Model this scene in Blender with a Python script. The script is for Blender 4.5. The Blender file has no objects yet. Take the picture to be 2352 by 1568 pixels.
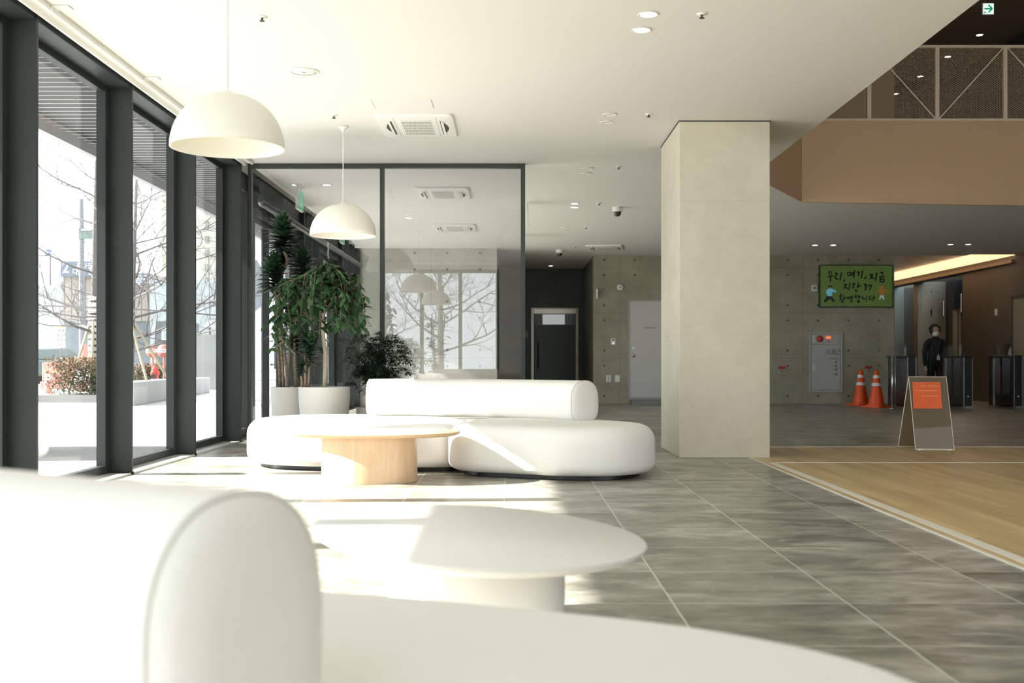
import bpy, bmesh, math, random
from mathutils import Vector, Matrix, noise
random.seed(7)
PI = math.pi
S = bpy.context.scene
COL = S.collection
F = 2530.0; CH = 0.9; VX, VY = 1176.0, 830.0

def P(px, py, Y):
    "world point that stands at depth Y and shows at pixel px, py of the 2352x1568 frame"
    return Vector(((px - VX) / F * Y, Y, CH - (py - VY) / F * Y))

# ---------------------------------------------------------------- camera, light, exposure
cam_d = bpy.data.cameras.new('camera'); cam = bpy.data.objects.new('camera', cam_d); COL.objects.link(cam)
cam.location = (0, 0, CH); cam.rotation_euler = (PI / 2, 0, 0)
cam_d.sensor_width = 36; cam_d.lens = 36 * F / 2352
cam_d.shift_y = (VY - 784) / 2352; cam_d.clip_start = 0.05; cam_d.clip_end = 600
cam_d.dof.use_dof = True; cam_d.dof.focus_distance = 11.0; cam_d.dof.aperture_fstop = 3.2
S.camera = cam
S.view_settings.view_transform = 'Standard'; S.view_settings.look = 'None'
S.view_settings.gamma = 1; S.view_settings.use_curve_mapping = False
S.view_settings.exposure = 0.52
W = bpy.data.worlds.new('sky'); S.world = W; W.use_nodes = True
bg = W.node_tree.nodes['Background']; bg.inputs[0].default_value = (0.86, 0.94, 1.0, 1); bg.inputs[1].default_value = 3.0
sd = bpy.data.lights.new('sun', 'SUN'); sun = bpy.data.objects.new('sun', sd); COL.objects.link(sun)
sd.energy = 21; sd.angle = 0.012; sd.color = (1.0, 0.975, 0.935)
sun.rotation_euler = Vector((1.0, 0.05, -0.600)).to_track_quat('-Z', 'Y').to_euler()
sun.location = (-20, 5, 14)
S.cycles.max_bounces = 14; S.cycles.diffuse_bounces = 8; S.cycles.transparent_max_bounces = 24
S.cycles.sample_clamp_indirect = 6; S.cycles.caustics_reflective = False; S.cycles.caustics_refractive = False

# ---------------------------------------------------------------- materials
def mat(name, col=(.5, .5, .5), rough=.6, metal=0, spec=.5, emit=None, es=1, bump=None, var=None, coat=0):
    "bump=(scale,strength[,detail]); var=(scale,amount[,stretch]) mixes a lighter and a darker tone by noise"
    m = bpy.data.materials.new(name); m.use_nodes = True
    nt = m.node_tree; b = nt.nodes['Principled BSDF']
    b.inputs['Base Color'].default_value = (*col, 1); b.inputs['Roughness'].default_value = rough
    b.inputs['Metallic'].default_value = metal; b.inputs['Specular IOR Level'].default_value = spec
    if coat: b.inputs['Coat Weight'].default_value = coat
    if emit: b.inputs['Emission Color'].default_value = (*emit, 1); b.inputs['Emission Strength'].default_value = es
    tc = nt.nodes.new('ShaderNodeTexCoord')
    if var:
        mp = nt.nodes.new('ShaderNodeMapping'); mp.inputs['Scale'].default_value = var[2] if len(var) > 2 else (1, 1, 1)
        nz = nt.nodes.new('ShaderNodeTexNoise'); nz.inputs['Scale'].default_value = var[0]; nz.inputs['Detail'].default_value = 5
        mx = nt.nodes.new('ShaderNodeMix'); mx.data_type = 'RGBA'
        mx.inputs[6].default_value = (*[c * (1 - var[1]) for c in col], 1)
        mx.inputs[7].default_value = (*[min(1, c * (1 + var[1])) for c in col], 1)
        rp = nt.nodes.new('ShaderNodeMapRange'); rp.inputs[1].default_value = .3; rp.inputs[2].default_value = .7
        nt.links.new(tc.outputs['Object'], mp.inputs[0]); nt.links.new(mp.outputs[0], nz.inputs['Vector'])
        nt.links.new(nz.outputs[0], rp.inputs[0]); nt.links.new(rp.outputs[0], mx.inputs[0])
        nt.links.new(mx.outputs[2], b.inputs['Base Color'])
    if bump:
        nz = nt.nodes.new('ShaderNodeTexNoise'); nz.inputs['Scale'].default_value = bump[0]
        nz.inputs['Detail'].default_value = bump[2] if len(bump) > 2 else 3
        bp = nt.nodes.new('ShaderNodeBump'); bp.inputs['Strength'].default_value = bump[1]; bp.inputs['Distance'].default_value = .01
        nt.links.new(tc.outputs['Object'], nz.inputs['Vector']); nt.links.new(nz.outputs[0], bp.inputs['Height'])
        nt.links.new(bp.outputs[0], b.inputs['Normal'])
    return m

class NT:
    "short hand for node graphs on world coordinates"
    def __init__(s, name, rough=.5, spec=.5):
        s.m = bpy.data.materials.new(name); s.m.use_nodes = True; s.t = s.m.node_tree
        s.b = s.t.nodes['Principled BSDF']; s.b.inputs['Roughness'].default_value = rough
        s.b.inputs['Specular IOR Level'].default_value = spec
        g = s.t.nodes.new('ShaderNodeNewGeometry'); s.pos = g.outputs['Position']
        x = s.t.nodes.new('ShaderNodeSeparateXYZ'); s.t.links.new(s.pos, x.inputs[0]); s.x, s.y, s.z = x.outputs
    def ln(s, a, b): s.t.links.new(a, b)
    def put(s, sock, v):
        if hasattr(v, 'is_output'): s.ln(v, sock)
        else: sock.default_value = v
    def ma(s, op, a, b=0.0, c=0.0):
        n = s.t.nodes.new('ShaderNodeMath'); n.operation = op
        s.put(n.inputs[0], a); s.put(n.inputs[1], b); s.put(n.inputs[2], c); return n.outputs[0]
    def vec(s, x, y, z):
        n = s.t.nodes.new('ShaderNodeCombineXYZ'); s.put(n.inputs[0], x); s.put(n.inputs[1], y); s.put(n.inputs[2], z); return n.outputs[0]
    def noise(s, v, sc, det=4, rough=.5, dist=0):
        n = s.t.nodes.new('ShaderNodeTexNoise'); s.ln(v, n.inputs['Vector']); n.inputs['Scale'].default_value = sc
        n.inputs['Detail'].default_value = det; n.inputs['Roughness'].default_value = rough; n.inputs['Distortion'].default_value = dist
        return n.outputs[0]
    def rnd(s, v):
        n = s.t.nodes.new('ShaderNodeTexWhiteNoise'); s.ln(v, n.inputs['Vector']); return n.outputs[0]
    def mr(s, v, a, b, c=0., d=1.):
        n = s.t.nodes.new('ShaderNodeMapRange'); s.put(n.inputs[0], v)
        for i, q in enumerate((a, b, c, d)): s.put(n.inputs[i + 1], q)
        return n.outputs[0]
    def mix(s, f, a, b):
        n = s.t.nodes.new('ShaderNodeMix'); n.data_type = 'RGBA'; s.put(n.inputs[0], f)
        for i, q in ((6, a), (7, b)): s.put(n.inputs[i], (*q, 1) if isinstance(q, tuple) else q)
        return n.outputs[2]
    def color(s, c): s.ln(c, s.b.inputs['Base Color'])
    def bump(s, h, st=.3, d=.01):
        n = s.t.nodes.new('ShaderNodeBump'); n.inputs['Strength'].default_value = st; n.inputs['Distance'].default_value = d
        s.ln(h, n.inputs['Height']); s.ln(n.outputs[0], s.b.inputs['Normal'])
    def line(s, v, period, off, w):
        "1 on grid lines"
        f = s.ma('FRACT', s.ma('DIVIDE', s.ma('SUBTRACT', v, off - w / 2), period))
        return s.ma('LESS_THAN', f, w / period)

def glass(name, ior=1.5, tint=(1, 1, 1), haze=0.0, hc=(.9, .9, .88)):
    m = bpy.data.materials.new(name); m.use_nodes = True; t = m.node_tree
    for n in list(t.nodes): t.nodes.remove(n)
    o = t.nodes.new('ShaderNodeOutputMaterial'); tr = t.nodes.new('ShaderNodeBsdfTransparent'); gl = t.nodes.new('ShaderNodeBsdfGlossy')
    gl.inputs['Roughness'].default_value = 0.0; tr.inputs[0].default_value = (*tint, 1)
    fr = t.nodes.new('ShaderNodeFresnel'); ge = t.nodes.new('ShaderNodeNewGeometry'); ix = t.nodes.new('ShaderNodeMix')
    ix.inputs[2].default_value = ior; ix.inputs[3].default_value = 1 / ior
    t.links.new(ge.outputs['Backfacing'], ix.inputs[0]); t.links.new(ix.outputs[0], fr.inputs[0])
    mx = t.nodes.new('ShaderNodeMixShader')
    t.links.new(fr.outputs[0], mx.inputs[0]); t.links.new(tr.outputs[0], mx.inputs[1]); t.links.new(gl.outputs[0], mx.inputs[2])
    out = mx.outputs[0]
    if haze:
        df = t.nodes.new('ShaderNodeBsdfDiffuse'); df.inputs[0].default_value = (*hc, 1)
        tl = t.nodes.new('ShaderNodeBsdfTranslucent'); tl.inputs[0].default_value = (*hc, 1)
        a = t.nodes.new('ShaderNodeMixShader'); a.inputs[0].default_value = .5
        t.links.new(df.outputs[0], a.inputs[1]); t.links.new(tl.outputs[0], a.inputs[2])
        m2 = t.nodes.new('ShaderNodeMixShader'); m2.inputs[0].default_value = haze
        t.links.new(out, m2.inputs[1]); t.links.new(a.outputs[0], m2.inputs[2]); out = m2.outputs[0]
    t.links.new(out, o.inputs[0]); return m

# floor tiles: cloudy grey stone with brushed streaks, pale grout
n = NT('stone_tile', .32, .5)
tx = n.ma('FLOOR', n.ma('DIVIDE', n.ma('SUBTRACT', n.x, .6), .65)); ty = n.ma('FLOOR', n.ma('DIVIDE', n.ma('SUBTRACT', n.y, 4.1), .617))
cell = n.rnd(n.vec(tx, ty, 0.0))
c9 = n.ma('MULTIPLY', cell, 19.0)
a = n.noise(n.vec(n.ma('MULTIPLY', n.x, 1.3), n.ma('MULTIPLY', n.y, 2.1), c9), 1.6, 7, .62, .5)
b_ = n.noise(n.vec(n.ma('MULTIPLY', n.x, 2.2), n.ma('MULTIPLY', n.y, 5.0), c9), 2.2, 6, .62, .8)
k = n.ma('ADD', n.ma('MULTIPLY', a, .6), n.ma('MULTIPLY', b_, .4)); k = n.ma('ADD', k, n.ma('MULTIPLY', n.ma('SUBTRACT', cell, .5), .06))
base = n.mix(n.mr(k, .38, .50), (.16, .152, .122), (.285, .272, .228)); base = n.mix(n.mr(k, .50, .64), base, (.52, .50, .435))
sc_ = n.noise(n.vec(n.ma('MULTIPLY', n.x, 1.0), n.ma('MULTIPLY', n.y, 2.0), 4.0), 5.0, 3, .5, 1.2)
base = n.mix(n.ma('MULTIPLY', n.mr(sc_, .66, .72), .35), base, (.60, .60, .56))
g = n.ma('MAXIMUM', n.line(n.x, .65, .6, .007), n.line(n.y, .617, 4.1, .0065))
n.color(n.mix(g, base, (.66, .645, .59)))
n.b.inputs['Roughness'].default_value = .34; n.bump(n.ma('SUBTRACT', 1.0, g), .05, .002)
M_tile = n.m
# wood strip floor, boards run along the hall
n = NT('wood_floor', .34, .5)
u = n.y; v = n.x
row = n.ma('FLOOR', n.ma('DIVIDE', v, .075)); ush = n.ma('ADD', u, n.ma('MULTIPLY', n.rnd(n.vec(row, 3.0, 1.0)), 5.0))
cid = n.rnd(n.vec(row, n.ma('FLOOR', n.ma('DIVIDE', ush, .9)), 2.0))
gr = n.noise(n.vec(n.ma('MULTIPLY', ush, 1.2), n.ma('MULTIPLY', v, 22.0), cid), 2.0, 5, .6)
base = n.mix(n.ma('ADD', n.ma('MULTIPLY', cid, .45), n.ma('MULTIPLY', gr, .5)), (.43, .30, .135), (.86, .66, .34))
g = n.ma('MAXIMUM', n.line(v, .075, 0., .003), n.line(v, .45, 0.03, .008))
n.color(n.mix(n.ma('MULTIPLY', g, .55), base, (.7, .62, .45))); n.bump(gr, .04)
M_wood = n.m
# exposed concrete with tie holes and panel seams (X-Z plane walls)
def concrete(name, lo, hi, holes=True, x0=1.96, dark=.35):
    n = NT(name, .72, .3)
    a = n.noise(n.pos, .9, 7, .6, .3); b = n.noise(n.pos, 9, 5, .6)
    c = n.mix(n.mr(n.ma('ADD', n.ma('MULTIPLY', a, .75), n.ma('MULTIPLY', b, .25)), .36, .66), lo, hi)
    if holes:
        fx = n.ma('SUBTRACT', n.ma('FRACT', n.ma('ADD', n.ma('DIVIDE', n.ma('SUBTRACT', n.ma('ADD', n.x, n.ma('MULTIPLY', n.y, 0.0)), x0), .649), 100.5)), .5)
        dx = n.ma('MULTIPLY', fx, .649)
        zz = n.ma('FRACT', n.ma('ADD', n.ma('DIVIDE', n.ma('SUBTRACT', n.z, .17), .963), 10.5))
        d1 = n.ma('MULTIPLY', n.ma('SUBTRACT', zz, .5), .963)
        z2 = n.ma('FRACT', n.ma('ADD', n.ma('DIVIDE', n.ma('SUBTRACT', n.z, .81), .963), 10.5)); d2 = n.ma('MULTIPLY', n.ma('SUBTRACT', z2, .5), .963)
        dz = n.ma('MINIMUM', n.ma('ABSOLUTE', d1), n.ma('ABSOLUTE', d2))
        dist = n.ma('SQRT', n.ma('ADD', n.ma('MULTIPLY', dx, dx), n.ma('MULTIPLY', dz, dz)))
        h = n.mr(dist, .018, .03, 1., 0.)
        seam = n.ma('MAXIMUM', n.line(n.x, 1.947, x0 + .325, .010), n.line(n.z, .963, .97, .010))
        c = n.mix(n.ma('MULTIPLY', h, .7), c, (.03, .03, .026)); c = n.mix(n.ma('MULTIPLY', seam, dark), c, (.06, .06, .05))
        n.bump(n.ma('SUBTRACT', b, n.ma('MULTIPLY', h, 4.0)), .2, .01)
    else:
        p = n.t.nodes.new('ShaderNodeTexVoronoi'); p.inputs['Scale'].default_value = 20; n.ln(n.pos, p.inputs['Vector'])
        pin = n.ma('MULTIPLY', n.ma('LESS_THAN', p.outputs['Distance'], .075), n.ma('GREATER_THAN', n.noise(n.pos, 2.2, 2), .52))
        seam = n.line(n.z, 1.25, 1.15, .006)
        c = n.mix(n.ma('MULTIPLY', pin, .6), c, (.10, .095, .08)); c = n.mix(n.ma('MULTIPLY', seam, .12), c, (.1, .1, .08)); n.bump(b, .12)
    n.color(c); return n.m
M_conc = concrete('exposed_concrete', (.265, .258, .19), (.41, .40, .305))
M_pillar = concrete('fair_faced_concrete', (.52, .49, .385), (.66, .62, .50), False)
M_conc_dk = mat('dark_painted_wall', (.10, .11, .10), .7, var=(1.2, .15))
M_ceil = mat('white_ceiling_paint', (.74, .735, .70), .75, bump=(60, .02))
M_white = mat('white_plaster', (.80, .80, .76), .6)
M_steel = mat('dark_green_grey_steel', (.022, .028, .026), .5, var=(2, .12), spec=.3)
M_steel2 = mat('dark_frame', (.035, .042, .042), .35)
M_glass = glass('window_glass', 1.19)
M_glassp = glass('partition_glass', 1.85, (.86, .865, .88))
M_fabric = mat('white_boucle_fabric', (.86, .85, .81), .95, spec=.1, bump=(240, .35, 2))
M_pipe = mat('fabric_piping', (.70, .69, .65), .9, spec=.1)
M_wtable = mat('white_lacquer', (.80, .792, .76), .38)
M_oak = NT('pale_oak', .42)
gr = M_oak.noise(M_oak.vec(M_oak.ma('MULTIPLY', M_oak.x, 14.0), M_oak.ma('MULTIPLY', M_oak.y, 14.0), M_oak.ma('MULTIPLY', M_oak.z, 1.6)), 1.8, 6, .6, .4)
M_oak.color(M_oak.mix(M_oak.mr(gr, .3, .7), (.60, .41, .245), (.74, .54, .35))); M_oak = M_oak.m
M_lamp = mat('cream_lamp_shade', (.80, .785, .70), .45)
M_pot = mat('pale_grey_stoneware', (.58, .57, .53), .7, bump=(80, .05))
M_soil = mat('dark_soil', (.05, .035, .025), .95, bump=(60, .5))
M_leafd = mat('dark_green_leaf', (.018, .05, .022), .45, var=(6, .5))
M_leafm = mat('mid_green_leaf', (.035, .085, .03), .42, var=(9, .55))
M_leafs = mat('fine_leaf', (.028, .06, .028), .5, var=(9, .5))
M_bark = mat('brown_bark', (.20, .155, .11), .85, bump=(50, .5), var=(30, .4))
M_barkp = mat('pale_bark', (.42, .36, .27), .8, bump=(50, .3))
M_tan = mat('tan_panel', (.60, .41, .235), .55, var=(.5, .05))
M_rail = mat('cream_painted_metal', (.78, .66, .49), .5)
M_black = mat('black_plastic', (.012, .013, .014), .35)
M_chrome = mat('brushed_metal', (.62, .62, .60), .25, metal=1)
M_wplast = mat('white_plastic', (.78, .78, .75), .4)
M_on = mat('lit_lens', (1, 1, 1), .5, emit=(1, .97, .9), es=9)
M_off = mat('unlit_lens', (.86, .86, .82), .35)
M_slot = mat('dark_slot', (.06, .058, .05), .7)
M_orange = mat('orange_rubber', (.85, .10, .018), .45)
M_reflect = mat('white_reflective_band', (.82, .82, .82), .4)
M_red = mat('red_plastic', (.45, .03, .02), .4)

# ---------------------------------------------------------------- object helpers
def tag(o, label=None, cat=None, group=None, kind=None):
    if label: o['label'] = label
    if cat: o['category'] = cat
    if group: o['group'] = group
    if kind: o['kind'] = kind
    return o
def thing(name, label, cat, loc=(0, 0, 0), rz=0, group=None, kind=None):
    o = bpy.data.objects.new(name, None); COL.objects.link(o); o.location = loc; o.rotation_euler = (0, 0, rz)
    o.empty_display_size = .1
    return tag(o, label, cat, group, kind)
def mk(name, bm, m, parent=None, smooth=False, label=None, cat=None, group=None, kind=None, bevel=0, autos=None):
    me = bpy.data.meshes.new(name); bmesh.ops.recalc_face_normals(bm, faces=bm.faces); bm.to_mesh(me); bm.free()
    for q in (m if isinstance(m, (list, tuple)) else [m]): me.materials.append(q)
    o = bpy.data.objects.new(name, me); COL.objects.link(o)
    if parent: o.parent = parent
    if smooth or autos:
        me.polygons.foreach_set('use_smooth', [True] * len(me.polygons))
        if autos: me.set_sharp_from_angle(angle=math.radians(autos))
    if bevel:
        md = o.modifiers.new('bevel', 'BEVEL'); md.width = bevel; md.segments = 2; md.limit_method = 'ANGLE'
    return tag(o, label, cat, group, kind)
def B(): return bmesh.new()
def box(bm, x0, x1, y0, y1, z0, z1, mi=0):
    vs = [bm.verts.new((x, y, z)) for x in (x0, x1) for y in (y0, y1) for z in (z0, z1)]
    for f in ((0, 1, 3, 2), (4, 6, 7, 5), (0, 4, 5, 1), (2, 3, 7, 6), (0, 2, 6, 4), (1, 5, 7, 3)):
        bm.faces.new([vs[i] for i in f]).material_index = mi
    return bm
def obox(bm, c, ax, ay, az, hx, hy, hz, mi=0):
    "box with its own axes"
    c = Vector(c); vs = [bm.verts.new(c + ax * (hx * i) + ay * (hy * j) + az * (hz * k)) for i in (-1, 1) for j in (-1, 1) for k in (-1, 1)]
    for f in ((0, 1, 3, 2), (4, 6, 7, 5), (0, 4, 5, 1), (2, 3, 7, 6), (0, 2, 6, 4), (1, 5, 7, 3)):
        bm.faces.new([vs[i] for i in f]).material_index = mi
def bar(bm, a, b, w, t=None, up=Vector((0, 0, 1)), mi=0):
    a, b = Vector(a), Vector(b); d = (b - a).normalized()
    if abs(d.dot(up)) > .98: up = Vector((0, 1, 0))
    s = d.cross(up).normalized(); u = s.cross(d).normalized()
    obox(bm, (a + b) / 2, d, s, u, (b - a).length / 2, w / 2, (t or w) / 2, mi)
def tube(bm, pts, rs, seg=8, cap=True, mi=0):
    pts = [Vector(p) for p in pts]; n = len(pts)
    if not hasattr(rs, '__len__'): rs = [rs] * n
    rings = []; prev = None
    for i, p in enumerate(pts):
        d = (pts[min(i + 1, n - 1)] - pts[max(i - 1, 0)]).normalized()
        if prev is None:
            s = d.cross(Vector((0, 0, 1)) if abs(d.z) < .95 else Vector((0, 1, 0))).normalized()
        else:
            s = (prev - d * prev.dot(d)).normalized()
        prev = s; u = d.cross(s)
        rings.append([bm.verts.new(p + (s * math.cos(2 * PI * k / seg) + u * math.sin(2 * PI * k / seg)) * rs[i]) for k in range(seg)])
    for i in range(n - 1):
        for k in range(seg):
            bm.faces.new((rings[i][k], rings[i][(k + 1) % seg], rings[i + 1][(k + 1) % seg], rings[i + 1][k])).material_index = mi
    if cap:
        bm.faces.new(rings[0][::-1]).material_index = mi; bm.faces.new(rings[-1]).material_index = mi
    return bm
def lathe(bm, prof, seg=32, c=(0, 0, 0), mi=0, sx=1, sy=1):
    c = Vector(c); rings = []
    for r, z in prof:
        if r < 1e-5: rings.append([bm.verts.new(c + Vector((0, 0, z)))])
        else: rings.append([bm.verts.new(c + Vector((r * sx * math.cos(2 * PI * k / seg), r * sy * math.sin(2 * PI * k / seg), z))) for k in range(seg)])
    for a, b in zip(rings, rings[1:]):
        for k in range(seg):
            q = [a[k % len(a)], a[(k + 1) % len(a)], b[(k + 1) % len(b)], b[k % len(b)]]
            q = list(dict.fromkeys(q))
            if len(q) > 2: bm.faces.new(q).material_index = mi
    return bm
def prism(bm, pts, z0, z1, mi=0):
    a = [bm.verts.new((x, y, z0)) for x, y in pts]; b = [bm.verts.new((x, y, z1)) for x, y in pts]; n = len(pts)
    bm.faces.new(a[::-1]).material_index = mi; bm.faces.new(b).material_index = mi
    for i in range(n): bm.faces.new((a[i], a[(i + 1) % n], b[(i + 1) % n], b[i])).material_index = mi
    return bm
def smooth_loop(pts, n=96):
    "closed Catmull-Rom through the points, resampled"
    out = []; m = len(pts)
    for i in range(m):
        p0, p1, p2, p3 = [Vector(pts[(i + j) % m]).to_2d() if False else Vector((*pts[(i + j) % m], 0)) for j in (-1, 0, 1, 2)]
        for k in range(12):
            t = k / 12
            out.append(.5 * ((2 * p1) + (p2 - p0) * t + (2 * p0 - 5 * p1 + 4 * p2 - p3) * t * t + (3 * p1 - p0 - 3 * p2 + p3) * t ** 3))
    L = [0]
    for i in range(len(out)): L.append(L[-1] + (out[(i + 1) % len(out)] - out[i]).length)
    res = []; j = 0
    for k in range(n):
        s = L[-1] * k / n
        while L[j + 1] < s: j += 1
        t = (s - L[j]) / max(1e-9, L[j + 1] - L[j]); res.append(out[j].lerp(out[(j + 1) % len(out)], t))
    return res
def smooth_path(pts, n=24):
    out = []; m = len(pts); P_ = [Vector(p) for p in pts]
    P_ = [P_[0] * 2 - P_[1]] + P_ + [P_[-1] * 2 - P_[-2]]
    per = max(2, n // (m - 1))
    for i in range(m - 1):
        p0, p1, p2, p3 = P_[i:i + 4]
        for k in range(per):
            t = k / per
            out.append(.5 * ((2 * p1) + (p2 - p0) * t + (2 * p0 - 5 * p1 + 4 * p2 - p3) * t * t + (3 * p1 - p0 - 3 * p2 + p3) * t ** 3))
    out.append(P_[-2]); return out
def inset(loop, d):
    n = len(loop); area = sum(loop[i].x * loop[(i + 1) % n].y - loop[(i + 1) % n].x * loop[i].y for i in range(n))
    sgn = 1 if area > 0 else -1; res = []
    for i in range(n):
        t = (loop[(i + 1) % n] - loop[i - 1]).normalized(); nr = Vector((-t.y, t.x, 0)) * sgn
        res.append(loop[i] + nr * d)
    return res
def pebble(bm, loop, prof, mi=0, crown=0):
    "loop extruded through (inset, z) pairs, closed top and bottom"
    rings = [[bm.verts.new((p.x, p.y, z)) for p in inset(loop, d)] for d, z in prof]; n = len(loop)
    for a, b in zip(rings, rings[1:]):
        for k in range(n): bm.faces.new((a[k], a[(k + 1) % n], b[(k + 1) % n], b[k])).material_index = mi
    for r, fl in ((rings[0], True), (rings[-1], False)):
        c = sum((v.co for v in r), Vector()) / n + Vector((0, 0, 0 if fl else crown)); cv = bm.verts.new(c)
        for k in range(n):
            q = (r[k], r[(k + 1) % n], cv); bm.faces.new(q[::-1] if fl else q).material_index = mi
    return bm
def dup(root, loc=None, rz=None, label=None, parent=None):
    c = root.copy(); COL.objects.link(c)
    if parent: c.parent = parent
    if loc is not None: c.location = loc
    if rz is not None: c.rotation_euler = (0, 0, rz)
    if label: c['label'] = label
    for ch in list(root.children): dup(ch, parent=c)
    return c
def ell(a, b, ang, c, n=72, e=2.0):
    out = []
    for k in range(n):
        t = 2 * PI * k / n; x = a * math.copysign(abs(math.cos(t)) ** (2 / e), math.cos(t)); y = b * math.copysign(abs(math.sin(t)) ** (2 / e), math.sin(t))
        out.append(Vector((c[0] + x * math.cos(ang) - y * math.sin(ang), c[1] + x * math.sin(ang) + y * math.cos(ang), 0)))
    return out

# ================================================================ THE SETTING
H = 3.15; XL = -3.03; XR = 10.6; YB = -0.6; YW = 23.4; YE = 31.0
mk('floor', box(B(), -3.25, XR + 1.1, YB, YE + .3, -.2, 0), M_tile, kind='structure')
bm = B(); prism(bm, [(2.215, YB + .01), (XR - .01, YB + .01), (XR - .01, 11.56), (2.215, 11.56)], .0005, .004)
mk('floor_wood', bm, M_wood, kind='structure')
bm = B(); box(bm, 2.205, 2.222, YB + .01, 11.57, .0006, .007); box(bm, 2.27, 2.335, YB + .01, 9.78, .0042, .0062); box(bm, 2.27, XR - .02, 9.76, 9.79, .0042, .0062); box(bm, 2.222, XR - .02, 11.555, 11.575, .0006, .007)
mk('trim_1', bm, mat('pale_floor_trim', (.78, .74, .64), .5), kind='structure')
# ceiling slab over the lounge, with the open void to the right
mk('ceiling', box(B(), -3.0, 2.91, YB, 26.7, H, 4.2), M_ceil, kind='structure')
bm = B(); prism(bm, [(2.91, 13.35), (4.07, 15.5), (XR, 15.52), (XR, YW), (2.91, YW)], H, 4.2)
mk('ceiling_soffit', bm, M_ceil, kind='structure')
# tan parapet panels round the void (a corner facet and the long front)
bm = B(); prism(bm, [(2.91, 13.33), (4.07, 15.48), (4.07, 15.51), (2.91, 13.37)], H - .005, 4.28)
vs = [(4.07, 15.47, H - .01), (XR, 15.47, 3.04), (XR, 15.47, 4.28), (4.07, 15.47, 4.28)]
a = [bm.verts.new(v) for v in vs]; b = [bm.verts.new((v[0], v[1] + .05, v[2])) for v in vs]
bm.faces.new(a); bm.faces.new(b[::-1])
for i in range(4): bm.faces.new((a[i], b[i], b[(i + 1) % 4], a[(i + 1) % 4]))
mk('wall_parapet', bm, M_tan, kind='structure')
# walls
X0 = 1.73
bm = B(); box(bm, X0, 8.12, YW, YW + .25, 0, H)
mk('wall_back', bm, M_conc, kind='structure')
bm = B(); box(bm, X0, X0 + .25, YW + .25, 26.7, 0, H)
mk('wall_recess_side', bm, concrete('side_concrete', (.16, .165, .14), (.24, .24, .2), False), kind='structure')
bm = B(); box(bm, -.4, X0 + .25, 26.7, 26.9, 0, H)
mk('wall_recess_back', bm, M_conc_dk, kind='structure')
bm = B(); box(bm, -3.25, -.3, 21.9, 22.15, 0, H); box(bm, -.55, -.3, 22.15, 26.7, 0, H)
mk('wall_far_lounge', bm, concrete('pale_concrete', (.42, .42, .37), (.55, .55, .49)), kind='structure')
bm = B(); box(bm, XR, XR + .25, YB, 25.9, 0, 6.6); box(bm, XR, XR + .25, 25.9, YE, 2.98, 6.6); box(bm, XR + .9, XR + 1.1, 25.9, YE, 0, 3.2); box(bm, XR + .25, XR + 1.1, 25.7, 25.9, 0, 3.2)
mk('wall_right', bm, mat('brown_grey_wall', (.10, .083, .065), .65, var=(1, .15)), kind='structure')
bm = B(); box(bm, 8.0, XR + 1.1, YE, YE + .2, 0, 3.4); box(bm, 7.9, 8.12, YW + .25, YE, 0, 3.4)
mk('wall_hall_end', bm, mat('hall_grey', (.20, .20, .165), .6, var=(1, .15)), kind='structure')
bm = B(); box(bm, -3.4, XR + .25, YE, YE + .2, 3.4, 6.6)
mk('wall_upper_back', bm, mat('upper_grey', (.34, .36, .32), .6), kind='structure')
mk('ceiling_upper', box(B(), -3.4, XR + .3, YB, YE, 6.5, 6.7), mat('upper_ceiling', (.36, .28, .20), .6), kind='structure')
bm = B(); box(bm, -3.4, 5.9, 17.0, 17.2, 4.2, 6.5); box(bm, 5.7, 5.9, 17.2, 24, 4.2, 6.5)
mk('wall_upper_left', bm, mat('upper_brown', (.50, .33, .21), .6), kind='structure')
bm = B(); box(bm, 8.7, 8.9, 17.3, 24, 4.2, 6.5)
mk('wall_upper_right', bm, mat('upper_dark', (.12, .13, .12), .6), kind='structure')
mk('floor_upper', box(B(), 2.91, XR, YW, YE, H + .25, 4.2), M_conc_dk, kind='structure')
bm = B(); box(bm, -3.4, -3.2, YB, YE, 3.16, 6.6)
mk('wall_upper_window_side', bm, M_white, kind='structure')
bm = B(); box(bm, -.3, 3.0, YB - .2, YB, 0, 6.6); box(bm, 3.0, XR + .25, YB - .2, YB, 6.35, 6.6); box(bm, 10.3, XR + .25, YB - .2, YB, 0, 6.35); box(bm, -3.4, -.3, YB - .2, YB, 3.05, 6.6); box(bm, -3.4, -3.05, YB - .2, YB, 0, 3.05)
mk('wall_front', bm, M_white, kind='structure')
# pillar
bm = B(); box(bm, 1.562, 2.41, 10.29, 11.54, 0, H)
mk('pillar', bm, M_pillar, kind='structure', bevel=.006, label='square fair-faced concrete pillar at the edge of the wood floor', cat='pillar')
bm = B(); box(bm, 1.557, 2.415, 10.285, 11.545, H - .012, H - .0005)
mk('trim_2', bm, M_slot, kind='structure')

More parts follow.
